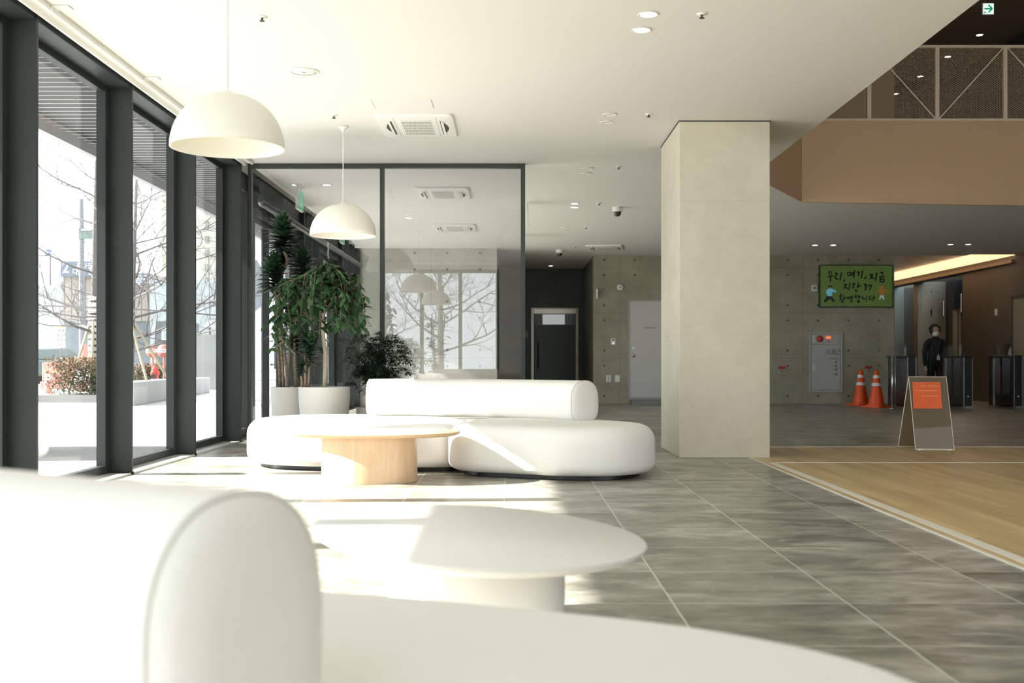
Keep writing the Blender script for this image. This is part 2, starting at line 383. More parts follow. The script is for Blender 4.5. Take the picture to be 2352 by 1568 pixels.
# windows along the left
posts = [0.01 + 1.76 * k for k in range(8)]
XG = -3.235
def window_bay(i, y0, y1):
    w = thing('window_%d' % i, None, None, (XL, y0, 0), kind='structure')
    L = lambda a, b, c, d, e, f, bm: box(bm, a - XL, b - XL, c - y0, d - y0, e, f)
    bm = B(); L(-3.275, -3.03, y0 - .03, y0, 0, H, bm); L(-3.225, -3.03, y0 - .03, y0 + .028, 0, .02, bm)
    mk('mullion_fin', bm, M_steel, w, bevel=.002)
    bm = B(); L(-3.285, -3.21, y0 - .001, y0 + .06, .0, H, bm); L(-3.285, -3.21, y1 - .11, y1 - .03, 0, H, bm)
    L(-3.285, -3.215, y0 + .06, y1 - .11, 0, .075, bm); L(-3.285, -3.215, y0 + .06, y1 - .11, 3.03, 3.08, bm)
    L(-3.29, -3.04, y0, y1 - .03, 3.08, H, bm)
    mk('frame', bm, M_steel, w, bevel=.003)
    bm = B(); L(XG - .004, XG + .004, y0 + .05, y1 - .1, .07, 3.04, bm); mk('pane', bm, M_glass, w)
    bm = B(); L(-3.215, -3.06, y0, y1 - .03, 0, .012, bm); L(-3.05, -3.035, y0, y1 - .03, 0, .014, bm)
    mk('sill', bm, mat('grey_sill', (.5, .5, .47), .4) if i == 1 else bpy.data.materials['grey_sill'], w)
window_bay(1, posts[0], posts[1])
for i in range(1, 7): window_bay(i + 1, posts[i], posts[i + 1])
w = thing('window_8', None, None, (XL, posts[7], 0), kind='structure')
bm = B(); box(bm, -.245, 0, -.03, 0.03, 0, H); mk('mullion_fin', bm, M_steel, w)
bm = B(); box(bm, -.255, -.17, .03, .07, 0, H); box(bm, -.255, -.17, 1.0, 1.1, 0, H); box(bm, -.255, -.17, .07, 1.0, 0, .1); box(bm, -.255, -.17, .07, 1.0, 2.95, H)
mk('frame', bm, M_steel, w); bm = B(); box(bm, -.21, -.2, .07, 1.0, .1, 2.95); mk('pane', bm, M_glass, w)
# glass doors beyond the partition
def door_bay(i, y0, y1, muls):
    w = thing('door_%d' % i, None, None, (XL, y0, 0), kind='structure'); d = y1 - y0
    bm = B(); box(bm, -.25, -.12, 0, .08, 0, 2.67); box(bm, -.25, -.12, d - .08, d, 0, 2.67); box(bm, -.25, -.12, .08, d - .08, 2.6, 2.67)
    for q in muls: box(bm, -.23, -.14, q - y0 - .04, q - y0 + .04, 0, 2.6)
    box(bm, -.23, -.14, .08, d - .08, 0, .1); mk('frame', bm, M_steel, w)
    bm = B(); box(bm, -.19, -.18, .08, d - .08, .1, 2.6); mk('pane', bm, M_glass, w)
    for q in muls:
        bm = B(); tube(bm, [(-.08, q - y0 + .1, .8), (-.08, q - y0 + .1, 1.5)], .014); box(bm, -.14, -.08, q - y0 + .09, q - y0 + .11, .85, .87); box(bm, -.14, -.08, q - y0 + .09, q - y0 + .11, 1.43, 1.45)
        mk('handle', bm, M_chrome, w)
door_bay(1, 13.43, 16.0, (14.35, 15.25)); door_bay(2, 17.3, 19.6, (18.45,))
bm = B(); box(bm, -3.28, -3.08, 13.43, 16.0, 2.67, H); box(bm, -3.28, -3.08, 17.3, 19.6, 2.67, H)
for i_, (a_, b_2, nf) in enumerate(((16.0, 17.3, 2), (19.6, 21.9, 3))):
    w = thing('window_%d' % (11 + i_), None, None, (XL, a_, 0), kind='structure')
    for q in range(nf + 1): yy = (b_2 - a_ - .06) * q / nf; mk('mullion_fin', box(B(), -.25, .01, yy, yy + .06, 0, H), M_steel, w)
    mk('frame', box(box(B(), -.25, -.1, .06, b_2 - a_ - .06, 0, .08), -.25, -.1, .06, b_2 - a_ - .06, 3.05, H), M_steel, w)
    mk('pane', box(B(), -.21, -.2, .06, b_2 - a_ - .06, .08, 3.05), M_glass, w)
mk('wall_left', bm, M_steel, kind='structure')
bm = B(); tube(bm, [(-3.0, 13.2, 2.80), (-3.0, 21.8, 2.80)], .045, 12)
mk('header_highlight', bm, mat('grey_highlight_tube', (.22, .23, .22), .3, metal=.6), kind='structure', smooth=True)  # metal tube imitates the highlight rolling along the door header
# window in the wall behind the camera
w = thing('window_9', None, None, (-3.05, YB, 0), kind='structure')
bm = B()
for x in (0, .9, 1.8, 2.67): box(bm, x, x + .08, -.18, -.02, 0, 3.05)
box(bm, .08, 2.67, -.14, -.06, 0, .08); box(bm, .08, 2.67, -.14, -.06, 2.97, 3.05); mk('frame', bm, M_steel, w)
bm = B(); box(bm, .08, 2.67, -.105, -.095, .08, 2.97); mk('pane', bm, M_glass, w)
w = thing('window_10', None, None, (3.0, YB, 0), kind='structure')  # added unseen glazing, lets sky light onto the parapet and wood floor
bm = B()
for k in range(6): x = 7.22 * k / 5; box(bm, x, x + .08, -.18, -.02, 0, 6.35)
for z in (0, 3.1, 6.27): box(bm, 0, 7.3, -.15, -.05, z, z + .08)
mk('frame', bm, M_steel, w)
bm = B(); box(bm, .08, 7.22, -.105, -.095, .08, 6.27); mk('pane', bm, M_glass, w)
# curtain track along the window head
w = thing('curtain_track', 'long white curtain track on the ceiling along the window fins', 'curtain track', (-2.96, 0, H))
bm = B(); box(bm, -.05, -.035, .1, 12.4, -.05, 0); box(bm, .03, .045, .1, 12.4, -.035, 0); box(bm, -.035, .03, .1, 12.4, -.012, 0); mk('rail', bm, M_white, w)
for yb in (3.4, 6.95, 8.7, 10.5): mk('bracket', box(B(), -.04, .2, yb, yb + .03, -.06, -.045) if False else box(box(B(), .045, .16, yb, yb + .09, -.01, -.002), .045, .06, yb, yb + .09, -.045, -.008), M_ceil, w)
bm = B(); box(bm, -3.0, -2.9, YB, 12.4, H - .004, H - .0005)
mk('trim_4', bm, mat('grey_recess_line', (.50, .49, .43), .7), kind='structure')

# glass partition
YP = 12.52
w = thing('glass_partition', 'tall dark-framed glass partition behind the potted plants', 'glass partition', (-3.03, YP, 0))
bm = B(); box(bm, 0.03, 3.18, 0, .07, H - .05, H - .001); box(bm, 3.13, 3.18, -.02, .09, 0, H - .05); box(bm, .03, 3.13, .0, .07, 0, .06); box(bm, 0.03, .07, 0, .07, .06, H - .05)
mk('frame', bm, M_steel2, w)
bm = B(); box(bm, 1.53, 1.575, -.02, .09, .06, H - .05); mk('mullion', bm, M_steel2, w)
bm = B(); box(bm, .07, 1.53, .03, .042, .06, H - .05); mk('pane', bm, M_glassp, w)
bm = B(); box(bm, 1.575, 3.13, .03, .042, .06, H - .05); mk('pane', bm, M_glassp, w)

# ================================================================ SOFAS
def seat_prof(z0=.035, z1=.405, r=.13):
    pr = []
    for k in range(7):
        t = PI / 2 * k / 6; pr.append((r * .62 * (1 - math.sin(t)), z0 + r * .62 * (1 - math.cos(t))))
    for k in range(9):
        t = PI / 2 * k / 8; pr.append((r * (1 - math.cos(t)) , z1 - r + r * math.sin(t)))
    return pr
def seat(parent, pts):
    loop = smooth_loop(pts, 120); bm = pebble(B(), loop, seat_prof(), crown=.012); s = mk('seat', bm, M_fabric, parent, smooth=True)
    il = inset(loop, .075); bm = B(); tube(bm, [(p.x, p.y, .386) for p in il] + [(il[0].x, il[0].y, .386)], .0035, 6, False)
    mk('piping', bm, M_pipe, s, smooth=True)
    bm = B(); pebble(bm, inset(loop, .12), [(0, .004), (0, .05)]); mk('base', bm, M_black, parent)
def bolster(parent, path, z0=.395, h=.345, hw=.165):
    pts = smooth_path([(x, y, 0) for x, y in path], 40); n = len(pts); bm = B(); seg = 40; rings = []
    sec = []
    for k in range(seg):
        t = 2 * PI * k / seg; c, s = math.cos(t), math.sin(t); e = 2.35 if s > 0 else 3.6
        sec.append((hw * math.copysign(abs(c) ** (2 / e), c), (h / 2) * math.copysign(abs(s) ** (2 / e), s)))
    def ring(p, d, sc, push):
        sd_ = Vector((-d.y, d.x, 0)); return [bm.verts.new(p + d * push + sd_ * (a * sc[0]) + Vector((0, 0, z0 + h / 2 + b * sc[1]))) for a, b in sec]
    ins = [(.0, .022), (.5, .020), (.80, .012), (.93, .0)]
    for i, p in enumerate(pts):
        d = (pts[min(i + 1, n - 1)] - pts[max(i - 1, 0)]).normalized()
        if i == 0:
            for q, pu in ins[1:]: rings.append(ring(p, d, (q, q), -pu - .0))
            rings.append(ring(p, d, (.985, .985), .012))
        elif i == n - 1:
            rings.append(ring(p, d, (.985, .985), -.012))
            for q, pu in ins[:0:-1]: rings.append(ring(p, d, (q, q), pu))
        else: rings.append(ring(p, d, (1, 1), 0))
    for a, b in zip(rings, rings[1:]):
        for k in range(seg): bm.faces.new((a[k], a[(k + 1) % seg], b[(k + 1) % seg], b[k]))
    bm.faces.new(rings[0]); bm.faces.new(rings[-1][::-1])
    o = mk('backrest', bm, M_fabric, parent, smooth=True)
    for e, sg in ((0, 1), (n - 1, -1)):
        d = (pts[1] - pts[0]).normalized() if e == 0 else (pts[-1] - pts[-2]).normalized()
        sd_ = Vector((-d.y, d.x, 0)); q = pts[e] + d * (.012 * sg)
        lp = [q + sd_ * (a * .99) + Vector((0, 0, z0 + h / 2 + b * .99)) for a, b in sec]
        bm = B(); tube(bm, lp + [lp[0]], .004, 6, False); mk('piping', bm, M_pipe, o, smooth=True)
s = thing('sofa', 'white curved fabric sofa with a long bolster back behind the wooden table', 'sofa', group=None)
seat(s, [(-2.32, 9.75), (-2.12, 9.22), (-1.6, 8.98), (-1.0, 8.92), (-.45, 8.95), (-.32, 9.3), (-.5, 9.85), (-.95, 10.3), (-1.5, 10.5), (-2.05, 10.35)])
seat(s, [(-.52, 9.0), (-.40, 8.62), (-.02, 8.42), (.40, 8.24), (.82, 8.26), (1.09, 8.55), (1.12, 8.95), (.92, 9.35), (.5, 9.7), (0.0, 9.86), (-.36, 9.6)])
bolster(s, [(-1.32, 10.12), (-.8, 10.16), (-.2, 9.98), (.28, 9.64), (.62, 9.27)])
s = thing('sofa', 'white curved fabric sofa in the foreground, out of focus', 'sofa')
seat(s, [(-.62, 2.50), (-.30, 2.46), (.07, 2.31), (.42, 2.13), (.68, 1.84), (.72, 1.45), (.50, 1.12), (.05, 1.0), (-.5, 1.1), (-.85, 1.5), (-.88, 2.1)])
seat(s, [(-.86, 2.0), (-.92, 1.5), (-1.3, 1.25), (-1.9, 1.35), (-2.35, 1.8), (-2.3, 2.3), (-1.8, 2.6), (-1.2, 2.45)])
bolster(s, [(-.325, 1.35), (-.585, 1.50), (-.83, 1.66), (-1.2, 1.80), (-1.65, 1.86)], hw=.152)

# ================================================================ COFFEE TABLES
def coffee_table(label, top, base, z, m, th=.032):
    cx = sum(p.x for p in top) / len(top); cy = sum(p.y for p in top) / len(top); o = Vector((cx, cy, 0))
    t = thing('coffee_table', label, 'coffee table', (cx, cy, 0))
    top = [p - o for p in top]; base = [p - o for p in base]
    mk('tabletop', pebble(B(), top, [(.045, z - th), (.022, z - th * .8), (.006, z - th * .45), (0, z - th * .2), (.001, z - .003), (.004, z)]), m, t, autos=50)
    mk('base', pebble(B(), base, [(0, .001), (0, z - th)]), m, t, autos=50)
coffee_table('pale wooden oval coffee table in front of the far sofa', ell(.645, .42, .04, (-1.035, 8.38), 72, 2.15), ell(.36, .25, 0, (-1.075, 8.31), 64, 2.1), .37, M_oak)
coffee_table('cream white oval coffee table beside the foreground sofa', ell(.66, .46, math.radians(118.7), (-.13, 3.45), 72, 2.15), ell(.33, .25, math.radians(118), (-.115, 3.38), 64, 2.1), .37, M_wtable, .034)

# ================================================================ PENDANT LAMPS
def lamp_mesh():
    R, hh = .3165, .305; pr = []
    for k in range(15):
        t = PI / 2 * k / 14; pr.append((R * math.cos(t) ** .92, hh * math.sin(t)))
    outer = [(r, z) for r, z in pr]; inner = [(max(0, r - .008), z - .006) for r, z in reversed(pr)]
    outer[-1] = (0, hh); inner[0] = (0, hh - .008)
    bm = lathe(B(), outer[::-1], 64); lathe(bm, inner[:-1] + [(R - .008, 0), (R, 0)], 64); bmesh.ops.remove_doubles(bm, verts=bm.verts, dist=.0005); return bm
zl = .9 + (830 - 541) / F * 10.54 - .0
t0 = thing('pendant_lamp', 'farther cream dome pendant lamp hanging just before the glass partition', 'pendant lamp', (-1.616, 10.54, 2.10), group='cream dome pendant lamps')
mk('lamp_shade', lamp_mesh(), M_lamp, t0, smooth=True)
bm = lathe(B(), [(0, .318), (.022, .318), (.024, .308), (.05, .301), (.05, .297), (0, .297)], 24); mk('shade_cap', bm, M_lamp, t0, autos=40)
bm = B(); tube(bm, [(0, 0, .31), (0, 0, H - 2.10 - .04)], .0042, 8); mk('cord', bm, mat('white_cord', (.7, .7, .66), .6), t0)
bm = lathe(B(), [(0, H - 2.10 - .002), (.05, H - 2.10 - .002), (.048, H - 2.10 - .012), (.02, H - 2.10 - .03), (.006, H - 2.10 - .06), (0, H - 2.10 - .06)], 24); mk('ceiling_canopy', bm, M_lamp, t0, smooth=True)
bm = B(); lathe(bm, [(0, .10), (.03, .11), (.045, .14), (.035, .175), (.02, .20), (.02, .285), (0, .285)], 20); mk('bulb', bm, M_off, t0, smooth=True)
dup(t0, (-1.6, 6.2, 2.10), 0, 'nearest large cream dome pendant lamp, hanging at upper left')
dup(t0, (-1.6, 1.9, 2.10), 0, 'cream dome pendant lamp seen only as a reflection in the glass')

# ================================================================ CEILING FITTINGS
def onceil(px, py, z=H): Y = F * (z - CH) / (VY - py); return ((px - VX) / F * Y, Y, z)
def downlight(label, lit, grp, loc, r=.052):
    t = thing('downlight', label, 'downlight', loc, 0, grp)
    mk('trim_ring', lathe(B(), [(r, -.001), (r * 1.28, -.002), (r * 1.30, -.006), (r * 1.22, -.009), (r, -.006), (r * .96, -.001)], 28), M_white, t, smooth=True)
    mk('lens', lathe(B(), [(0, -.004), (r * .97, -.004), (r * .97, -.0015), (0, -.0015)], 28), M_on if lit else M_off, t)
    return t
dl = downlight('lit round downlight nearest the camera in the pair above the pillar', True, 'lit ceiling downlights', onceil(1489, 32))
for p, lb in ((onceil(1474, 68), 'lit round downlight second in the pair above the pillar'), (onceil(1320, 467), 'lit round downlight, nearer one of the pair beside the dome camera'),
              (onceil(1320, 475.5), 'lit round downlight, farther one of the pair beside the dome camera'), (onceil(1265, 610), 'small lit downlight in the dark recess over the grey door'),
              (onceil(680, 424), 'lit downlight behind the glass, leftmost, near the green exit sign'), (onceil(751, 424), 'lit downlight behind the glass above the small pendant lamp'),
              (onceil(939, 500), 'lit downlight behind the right glass pane, lower left one'), (onceil(1872, 562.5), 'lit downlight over the green screen, leftmost of two'),
              (onceil(1914, 562.5), 'lit downlight over the green screen, rightmost of two'), (onceil(2183, 561), 'lit downlight over the turnstiles, leftmost of two'), (onceil(2224, 561), 'lit downlight over the turnstiles, rightmost of two')):
    dup(dl, p, 0, lb)
do = downlight('unlit round downlight in the middle ceiling, nearer of its pair', False, 'unlit ceiling downlights', onceil(1400, 262))
for p, lb in ((onceil(1393, 280), 'unlit round downlight in the middle ceiling, farther of its pair'), (onceil(1350, 386.5), 'unlit downlight above the dark frame corner, nearer of its pair'),
              (onceil(1347, 398), 'unlit downlight above the dark frame corner, farther of its pair'), (onceil(1297, 523), 'tiny unlit downlight beyond the dome camera, nearer one'), (onceil(1298, 530), 'tiny unlit downlight beyond the dome camera, farther one')):
    dup(do, p, 0, lb)
ZU = 6.5
for i, (px, py) in enumerate(((2250, 80), (2177, 130), (2114, 175), (2058, 215))):
    dup(dl, onceil(px, py, ZU), 0, ('lit downlight in the dark upper ceiling, under the exit sign', 'lit downlight on the upper ceiling at the railing top', 'lit upper downlight seen through mesh above the dark vent', 'farthest lit upper downlight, low beside the dark vent')[i])
def sprinkler(label, loc):
    t = thing('sprinkler', label, 'sprinkler', loc, 0, 'ceiling sprinklers')
    mk('cover_plate', lathe(B(), [(0, -.001), (.035, -.001), (.034, -.006), (.012, -.01), (0, -.01)], 20), M_white, t, smooth=True)
    bm = lathe(B(), [(0, -.01), (.008, -.01), (.007, -.026), (.018, -.028), (.018, -.031), (0, -.032)], 12); mk('nozzle', bm, M_slot, t); return t
sp = sprinkler('small ceiling sprinkler at far upper right of the ceiling, near the downlights', onceil(1612, 31))
for p, lb in ((onceil(602, 38), 'small sprinkler at the top left, beside the big pendant cord'), (onceil(767, 264), 'small sprinkler above the smaller pendant canopy'), (onceil(1490, 261), 'sprinkler on the ceiling just left of the pillar top'),
              (onceil(1421, 382), 'sprinkler between the unlit downlights and the pillar'), (onceil(1376, 466), 'sprinkler beside the dome camera'), (onceil(1346, 521), 'small far sprinkler beyond the dome camera'), (onceil(1322, 565), 'farthest small sprinkler beside the far air conditioner')):
    dup(sp, p, 0, lb)
t = thing('ceiling_speaker', 'round white speaker set flush in the ceiling left of the air conditioner', 'speaker', onceil(698, 164))
mk('rim', lathe(B(), [(.098, -.001), (.118, -.001), (.12, -.005), (.112, -.009), (.1, -.006)], 48), M_white, t, smooth=True)
mk('grille', lathe(B(), [(0, -.005), (.05, -.005), (.1, -.003), (.1, -.001), (0, -.001)], 48), M_white, t, smooth=True)
bm = B(); box(bm, -.012, .012, -.002, .002, -.009, -.005); mk('badge', bm, M_slot, t)
t = thing('ceiling_hatch', 'flush square access hatch in the ceiling before the air conditioner', 'hatch', onceil(938, 238))
bm = B(); box(bm, -.31, -.305, -.16, .16, -.003, 0); box(bm, .205, .21, -.16, .16, -.003, 0); mk('groove', box(B(), -.31, -.305, -.16, .16, -.003, 0), mat('groove_grey', (.45, .45, .4), .8), t); mk('groove', box(B(), .205, .21, -.16, .16, -.003, 0), bpy.data.materials['groove_grey'], t); bm.free()
bm = B(); box(bm, -.305, .205, -.16, .16, -.002, 0); mk('panel', bm, M_ceil, t)

def cassette(label, loc, rz=0):
    t = thing('air_conditioner', label, 'air conditioner', loc, rz, 'ceiling cassette air conditioners')
    mk('panel', pebble(B(), ell(.36, .50, 0, (0, 0), 64, 14), [(.0, -.001), (.0, -.012), (.008, -.022), (.03, -.027)]), M_wplast, t, autos=35)
    bm = B(); box(bm, -.135, .135, -.30, .30, -.029, -.0272); g_ = mk('grille', bm, M_slot, t)
    bm = B()
    for k in range(24): x = -.135 + .27 * k / 23; box(bm, x - .0032, x + .0032, -.30, .30, -.0335, -.0285)
    for k in range(6): y = -.30 + .60 * k / 5; box(bm, -.14, .14, y - .008, y + .008, -.034, -.0285)
    mk('grille_bars', bm, M_wplast, g_)
    for s_ in (-1, 1):
        bm = B(); lp = [(s_ * (.225 + .0 * k), -.30 + .6 * k / 14) for k in range(15)] + [(s_ * (.225 + .07 * math.sin(PI * k / 14)), .30 - .6 * k / 14) for k in range(1, 14)]
        prism(bm, lp, -.0292, -.0265); mk('air_outlet', bm, M_slot, t)
        bm = B(); box(bm, s_ * .247 - .011, s_ * .247 + .011, -.28, .28, -.040, -.03); mk('vane', bm, M_wplast, t)
        bm = B(); box(bm, s_ * .195 - .0015, s_ * .195 + .0015, -.44, .44, -.0285, -.027); mk('seam', bm, M_slot if False else mat('panel_seam', (.4, .4, .36), .8), t)
    return t
c1 = onceil(960, 287)
ac = cassette('white ceiling cassette air conditioner near the small pendant lamp', c1, math.radians(0))
dup(ac, onceil(1390, 568), math.radians(-8), 'far white ceiling cassette air conditioner by the concrete wall')
dup(ac, onceil(1018, 443), 0, 'white cassette air conditioner seen through the right glass pane, nearer one')
dup(ac, onceil(1045, 522), 0, 'white cassette air conditioner seen through the right glass pane, farther one')
def dome_cam(label, loc):
    t = thing('security_camera', label, 'security camera', loc, 0, 'dome cameras')
    mk('housing', lathe(B(), [(0, -.001), (.072, -.001), (.074, -.02), (.07, -.062), (.055, -.068), (0, -.068)], 28), M_wplast, t, autos=40)
    mk('dome', lathe(B(), [(.054, -.066), (.056, -.075), (.05, -.105), (.03, -.128), (0, -.137)], 28), mat('smoked_dome', (.03, .035, .035), .08), t, smooth=True); return t
d0 = dome_cam('white dome security camera on the ceiling left of the pillar', (onceil(1418, 476)[0], onceil(1418, 476)[1], H))
dup(d0, onceil(1285, 573.5), 0, 'far white dome security camera above the dark recess')
# exit signs hanging by the window side
def exit_sign(label, loc):
    t = thing('exit_sign', label, 'exit sign', loc, 0, 'hanging green exit signs')
    mk('housing', box(B(), -.018, .018, -.18, .18, -.32, -.06), M_wplast, t, bevel=.004)
    for s_ in (-1, 1):
        bm = B(); x = s_ * .0195; box(bm, min(x, x - s_ * .002), max(x, x - s_ * .002), -.165, .165, -.305, -.075)
        f_ = mk('sign_face', bm, mat('green_sign_face', (.02, .35, .16), .4, emit=(.05, .55, .28), es=.3), t)
        bm = B(); x2 = s_ * .021
        lathe_c = Vector((x2, -.03, -.11))
        for a, b, wd in (((-.03, -.135), (.0, -.20), .03), ((.0, -.20), (-.05, -.225), .016), ((-.05, -.225), (-.06, -.27), .014), ((.0, -.20), (.035, -.235), .016), ((.035, -.235), (.03, -.28), .014), ((-.02, -.145), (.045, -.165), .012), ((-.03, -.145), (-.075, -.17), .012)):
            bar(bm, (x2, a[0], a[1]), (x2, b[0], b[1]), wd, .002, up=Vector((1, 0, 0)))
        obox(bm, (x2, -.035, -.108), Vector((1, 0, 0)), Vector((0, 1, 0)), Vector((0, 0, 1)), .001, .013, .013)
        bar(bm, (x2, .09, -.1), (x2, .09, -.28), .02, .002, up=Vector((1, 0, 0)))
        mk('running_figure', bm, M_wplast, f_)
    bm = B(); tube(bm, [(0, -.1, -.06), (0, -.1, 0)], .006); tube(bm, [(0, .1, -.06), (0, .1, 0)], .006); mk('hanger', bm, M_chrome, t)
    mk('mount_plate', box(B(), -.03, .03, -.16, .16, -.012, -.001), M_wplast, t); return t
e0 = exit_sign('green exit sign hanging above the tallest plant, behind the glass', (-2.72, 14.1, H))
dup(e0, (-2.78, 18.0, H), 0, 'green exit sign hanging just under the smaller pendant lamp')
t = thing('hanging_screen', 'thin white edge-on panel hanging at the right end of the partition', 'sign', (.22, 15.6, H), 0, 'thin panels hung edge-on beside the partition')
mk('panel', box(B(), -.008, .008, -.14, .14, -.36, -.1), M_wplast, t); bm = B(); tube(bm, [(0, 0, -.1), (0, 0, 0)], .006); mk('hanger', bm, M_chrome, t)
dup(t, (.185, 19.6, H), 0, 'farther thin white edge-on panel beside the partition frame')

# ================================================================ BACK WALL FITTINGS (left of the pillar)
YF = YW
def wx(px): return (px - VX) / F * YF
def wz(py): return CH - (py - VY) / F * YF
# white door
w = thing('door_3', None, None, (0, 0, 0), kind='structure')
mk('door_leaf', box(B(), wx(1447), wx(1565), YF - .004, YF + .03, wz(912), wz(692)), mat('pale_grey_door', (.56, .55, .51), .45), w)
bm = B(); box(bm, wx(1442), wx(1447), YF - .012, YF + .03, wz(917), wz(688)); box(bm, wx(1565), wx(1570), YF - .012, YF + .03, wz(917), wz(688)); box(bm, wx(1447), wx(1565), YF - .012, YF + .03, wz(692), wz(688)); box(bm, wx(1447), wx(1565), YF - .012, YF + .03, wz(917), wz(912))
mk('frame', bm, mat('grey_door_frame', (.33, .34, .31), .4), w)
bm = B(); lathe(bm, [(0, 0), (.03, 0), (.032, .01), (.03, .05), (0, .055)], 20); bmesh.ops.rotate(bm, verts=bm.verts, matrix=Matrix.Rotation(PI / 2, 3, 'X')); bmesh.ops.translate(bm, verts=bm.verts, vec=(wx(1454), YF - .004, wz(816.5)))
mk('knob', bm, M_chrome, w, smooth=True)
bm = B(); lathe(bm, [(0, 0), (.018, 0), (.018, .01), (0, .012)], 16); bmesh.ops.rotate(bm, verts=bm.verts, matrix=Matrix.Rotation(PI / 2, 3, 'X')); bmesh.ops.translate(bm, verts=bm.verts, vec=(wx(1454.5), YF - .004, wz(799.5)))
mk('lock', bm, M_chrome, w)
bm = B(); mk('threshold', box(bm, wx(1449), wx(1565), YF - .26, YF - .001, 0, wz(918)), mat('grey_step', (.25, .25, .22), .6), w)
def txt(name, s, loc, size, m, parent, rot=(PI / 2, 0, 0), ext=.001):
    c = bpy.data.curves.new(name, 'FONT'); c.body = s; c.size = size; c.extrude = ext; c.align_x = 'CENTER'; c.align_y = 'CENTER'
    o = bpy.data.objects.new(name, c); COL.objects.link(o); o.location = loc; o.rotation_euler = rot; c.materials.append(m)
    dg = bpy.context.evaluated_depsgraph_get(); dg.update(); me = bpy.data.meshes.new_from_object(o.evaluated_get(dg)); bpy.data.objects.remove(o)
    o = bpy.data.objects.new(name, me); COL.objects.link(o); o.location = loc; o.rotation_euler = rot
    if parent: o.parent = parent
    return o
M_ink = mat('dark_ink', (.05, .05, .05), .6)
txt('lettering', 'Storeroom', (wx(1492), YF - .006, wz(752)), .055, M_ink, w)
# dark door in the recess
w = thing('door_4', None, None, kind='structure'); YD = 26.7
dx_ = lambda px: (px - VX) / F * YD
dz_ = lambda py: CH - (py - VY) / F * YD
bm = B(); box(bm, dx_(1220), dx_(1226), YD - .06, YD, 0, dz_(707)); box(bm, dx_(1322), dx_(1328), YD - .06, YD, 0, dz_(707)); box(bm, dx_(1226), dx_(1322), YD - .06, YD, dz_(710), dz_(707))
mk('frame', bm, mat('steel_door_frame', (.45, .43, .36), .35, metal=.5), w)
mk('head_box', box(B(), dx_(1226), dx_(1322), YD - .09, YD, dz_(720), dz_(710.5)), mat('steel_head', (.6, .55, .47), .3, metal=.6), w)
mk('door_leaf', box(B(), dx_(1228), dx_(1321), YD - .04, YD, 0, dz_(746)), mat('dark_grey_door', (.085, .1, .095), .5), w)
mk('transom', box(B(), dx_(1228), dx_(1321), YD - .035, YD, dz_(746), dz_(720)), mat('dull_glass', (.07, .09, .085), .2), w)
mk('notice', box(B(), dx_(1246), dx_(1297), YD - .045, YD - .036, dz_(745), dz_(722)), mat('glowing_notice', (.8, .82, .83), .5, emit=(.8, .85, .85), es=.25), w)  # notice material has a faint glow of its own
mk('handle', tube(B(), [(dx_(1236), YD - .09, dz_(846)), (dx_(1236), YD - .09, dz_(786))], .014), M_black, w)
mk('light_edge', box(B(), dx_(1323), dx_(1325), YD - .07, YD - .061, dz_(810), dz_(722)), M_white, w)
for nm, lb, ct, (a, b, c, d), dep in (('access_panel', 'small grey square panel left of the dark recess door', 'panel', (1202, 1213, 775, 760), .02), ('card_reader', 'small grey card reader under the square panel by the dark door', 'card reader', (1203, 1208, 801, 790), .03)):
    mk(nm, box(B(), dx_(a), dx_(b), YD - dep, YD, dz_(c), dz_(d)), mat(nm + '_grey', (.25, .25, .2), .5), label=lb, cat=ct, bevel=.004)
# small fittings on concrete
t = thing('thermostat', 'white thermostat with a small dark display on the concrete wall', 'thermostat', (wx(1408.5), YF, wz(784.5)))
mk('body', box(B(), -.048, .048, -.02, 0, -.068, .068), M_wplast, t, bevel=.005); mk('display', box(B(), -.03, .03, -.0215, -.0195, .025, .05), M_black, t); mk('button', box(B(), -.015, .015, -.022, -.0195, -.04, -.015), M_chrome, t)
t = thing('outlet_plate', 'white double socket plate low on the concrete wall, left one', 'socket', (wx(1397.5), YF, wz(869)), 0, 'white wall plates beside the pale door')
mk('plate', box(B(), -.05, .05, -.012, 0, -.07, .07), M_wplast, t, bevel=.004)
for z in (-.03, .03):
    bm = B(); lathe(bm, [(0, 0), (.02, 0), (.02, .003), (0, .003)], 16); bmesh.ops.rotate(bm, verts=bm.verts, matrix=Matrix.Rotation(PI / 2, 3, 'X')); bmesh.ops.translate(bm, verts=bm.verts, vec=(0, -.0115, z)); mk('socket', bm, mat('socket_grey', (.35, .35, .33), .5), t)
t = thing('switch_plate', 'white blank switch plate low on the concrete wall, right of the socket', 'switch', (wx(1418), YF, wz(869)), 0, 'white wall plates beside the pale door')
mk('plate', box(B(), -.05, .05, -.012, 0, -.07, .07), M_wplast, t, bevel=.004); mk('rocker', box(B(), -.02, .02, -.016, -.011, -.035, .035), M_white, t, bevel=.002)
t = thing('fire_siren', 'round white wall siren above the thermostat', 'siren', (wx(1424), YF, wz(660)))
for nm, pr, m_ in (('ring', [(0, .001), (.068, .001), (.066, .035), (.045, .05), (.03, .052), (0, .052)], M_wplast), ('hub', [(0, .052), (.022, .052), (.02, .06), (0, .062)], mat('hub_grey', (.4, .4, .38), .4))):
    bm = lathe(B(), pr, 28); bmesh.ops.rotate(bm, verts=bm.verts, matrix=Matrix.Rotation(PI / 2, 3, 'X')); mk(nm, bm, m_, t, smooth=True)
t = thing('wall_sensor', 'tall narrow white box projecting from the concrete wall corner', 'sensor', (wx(1370), YF, wz(675)))
mk('body', box(B(), -.02, .02, -.14, 0, -.1, .1), M_wplast, t, bevel=.004); mk('bracket', box(B(), -.03, -.02, -.03, 0, -.05, .05), M_chrome, t)

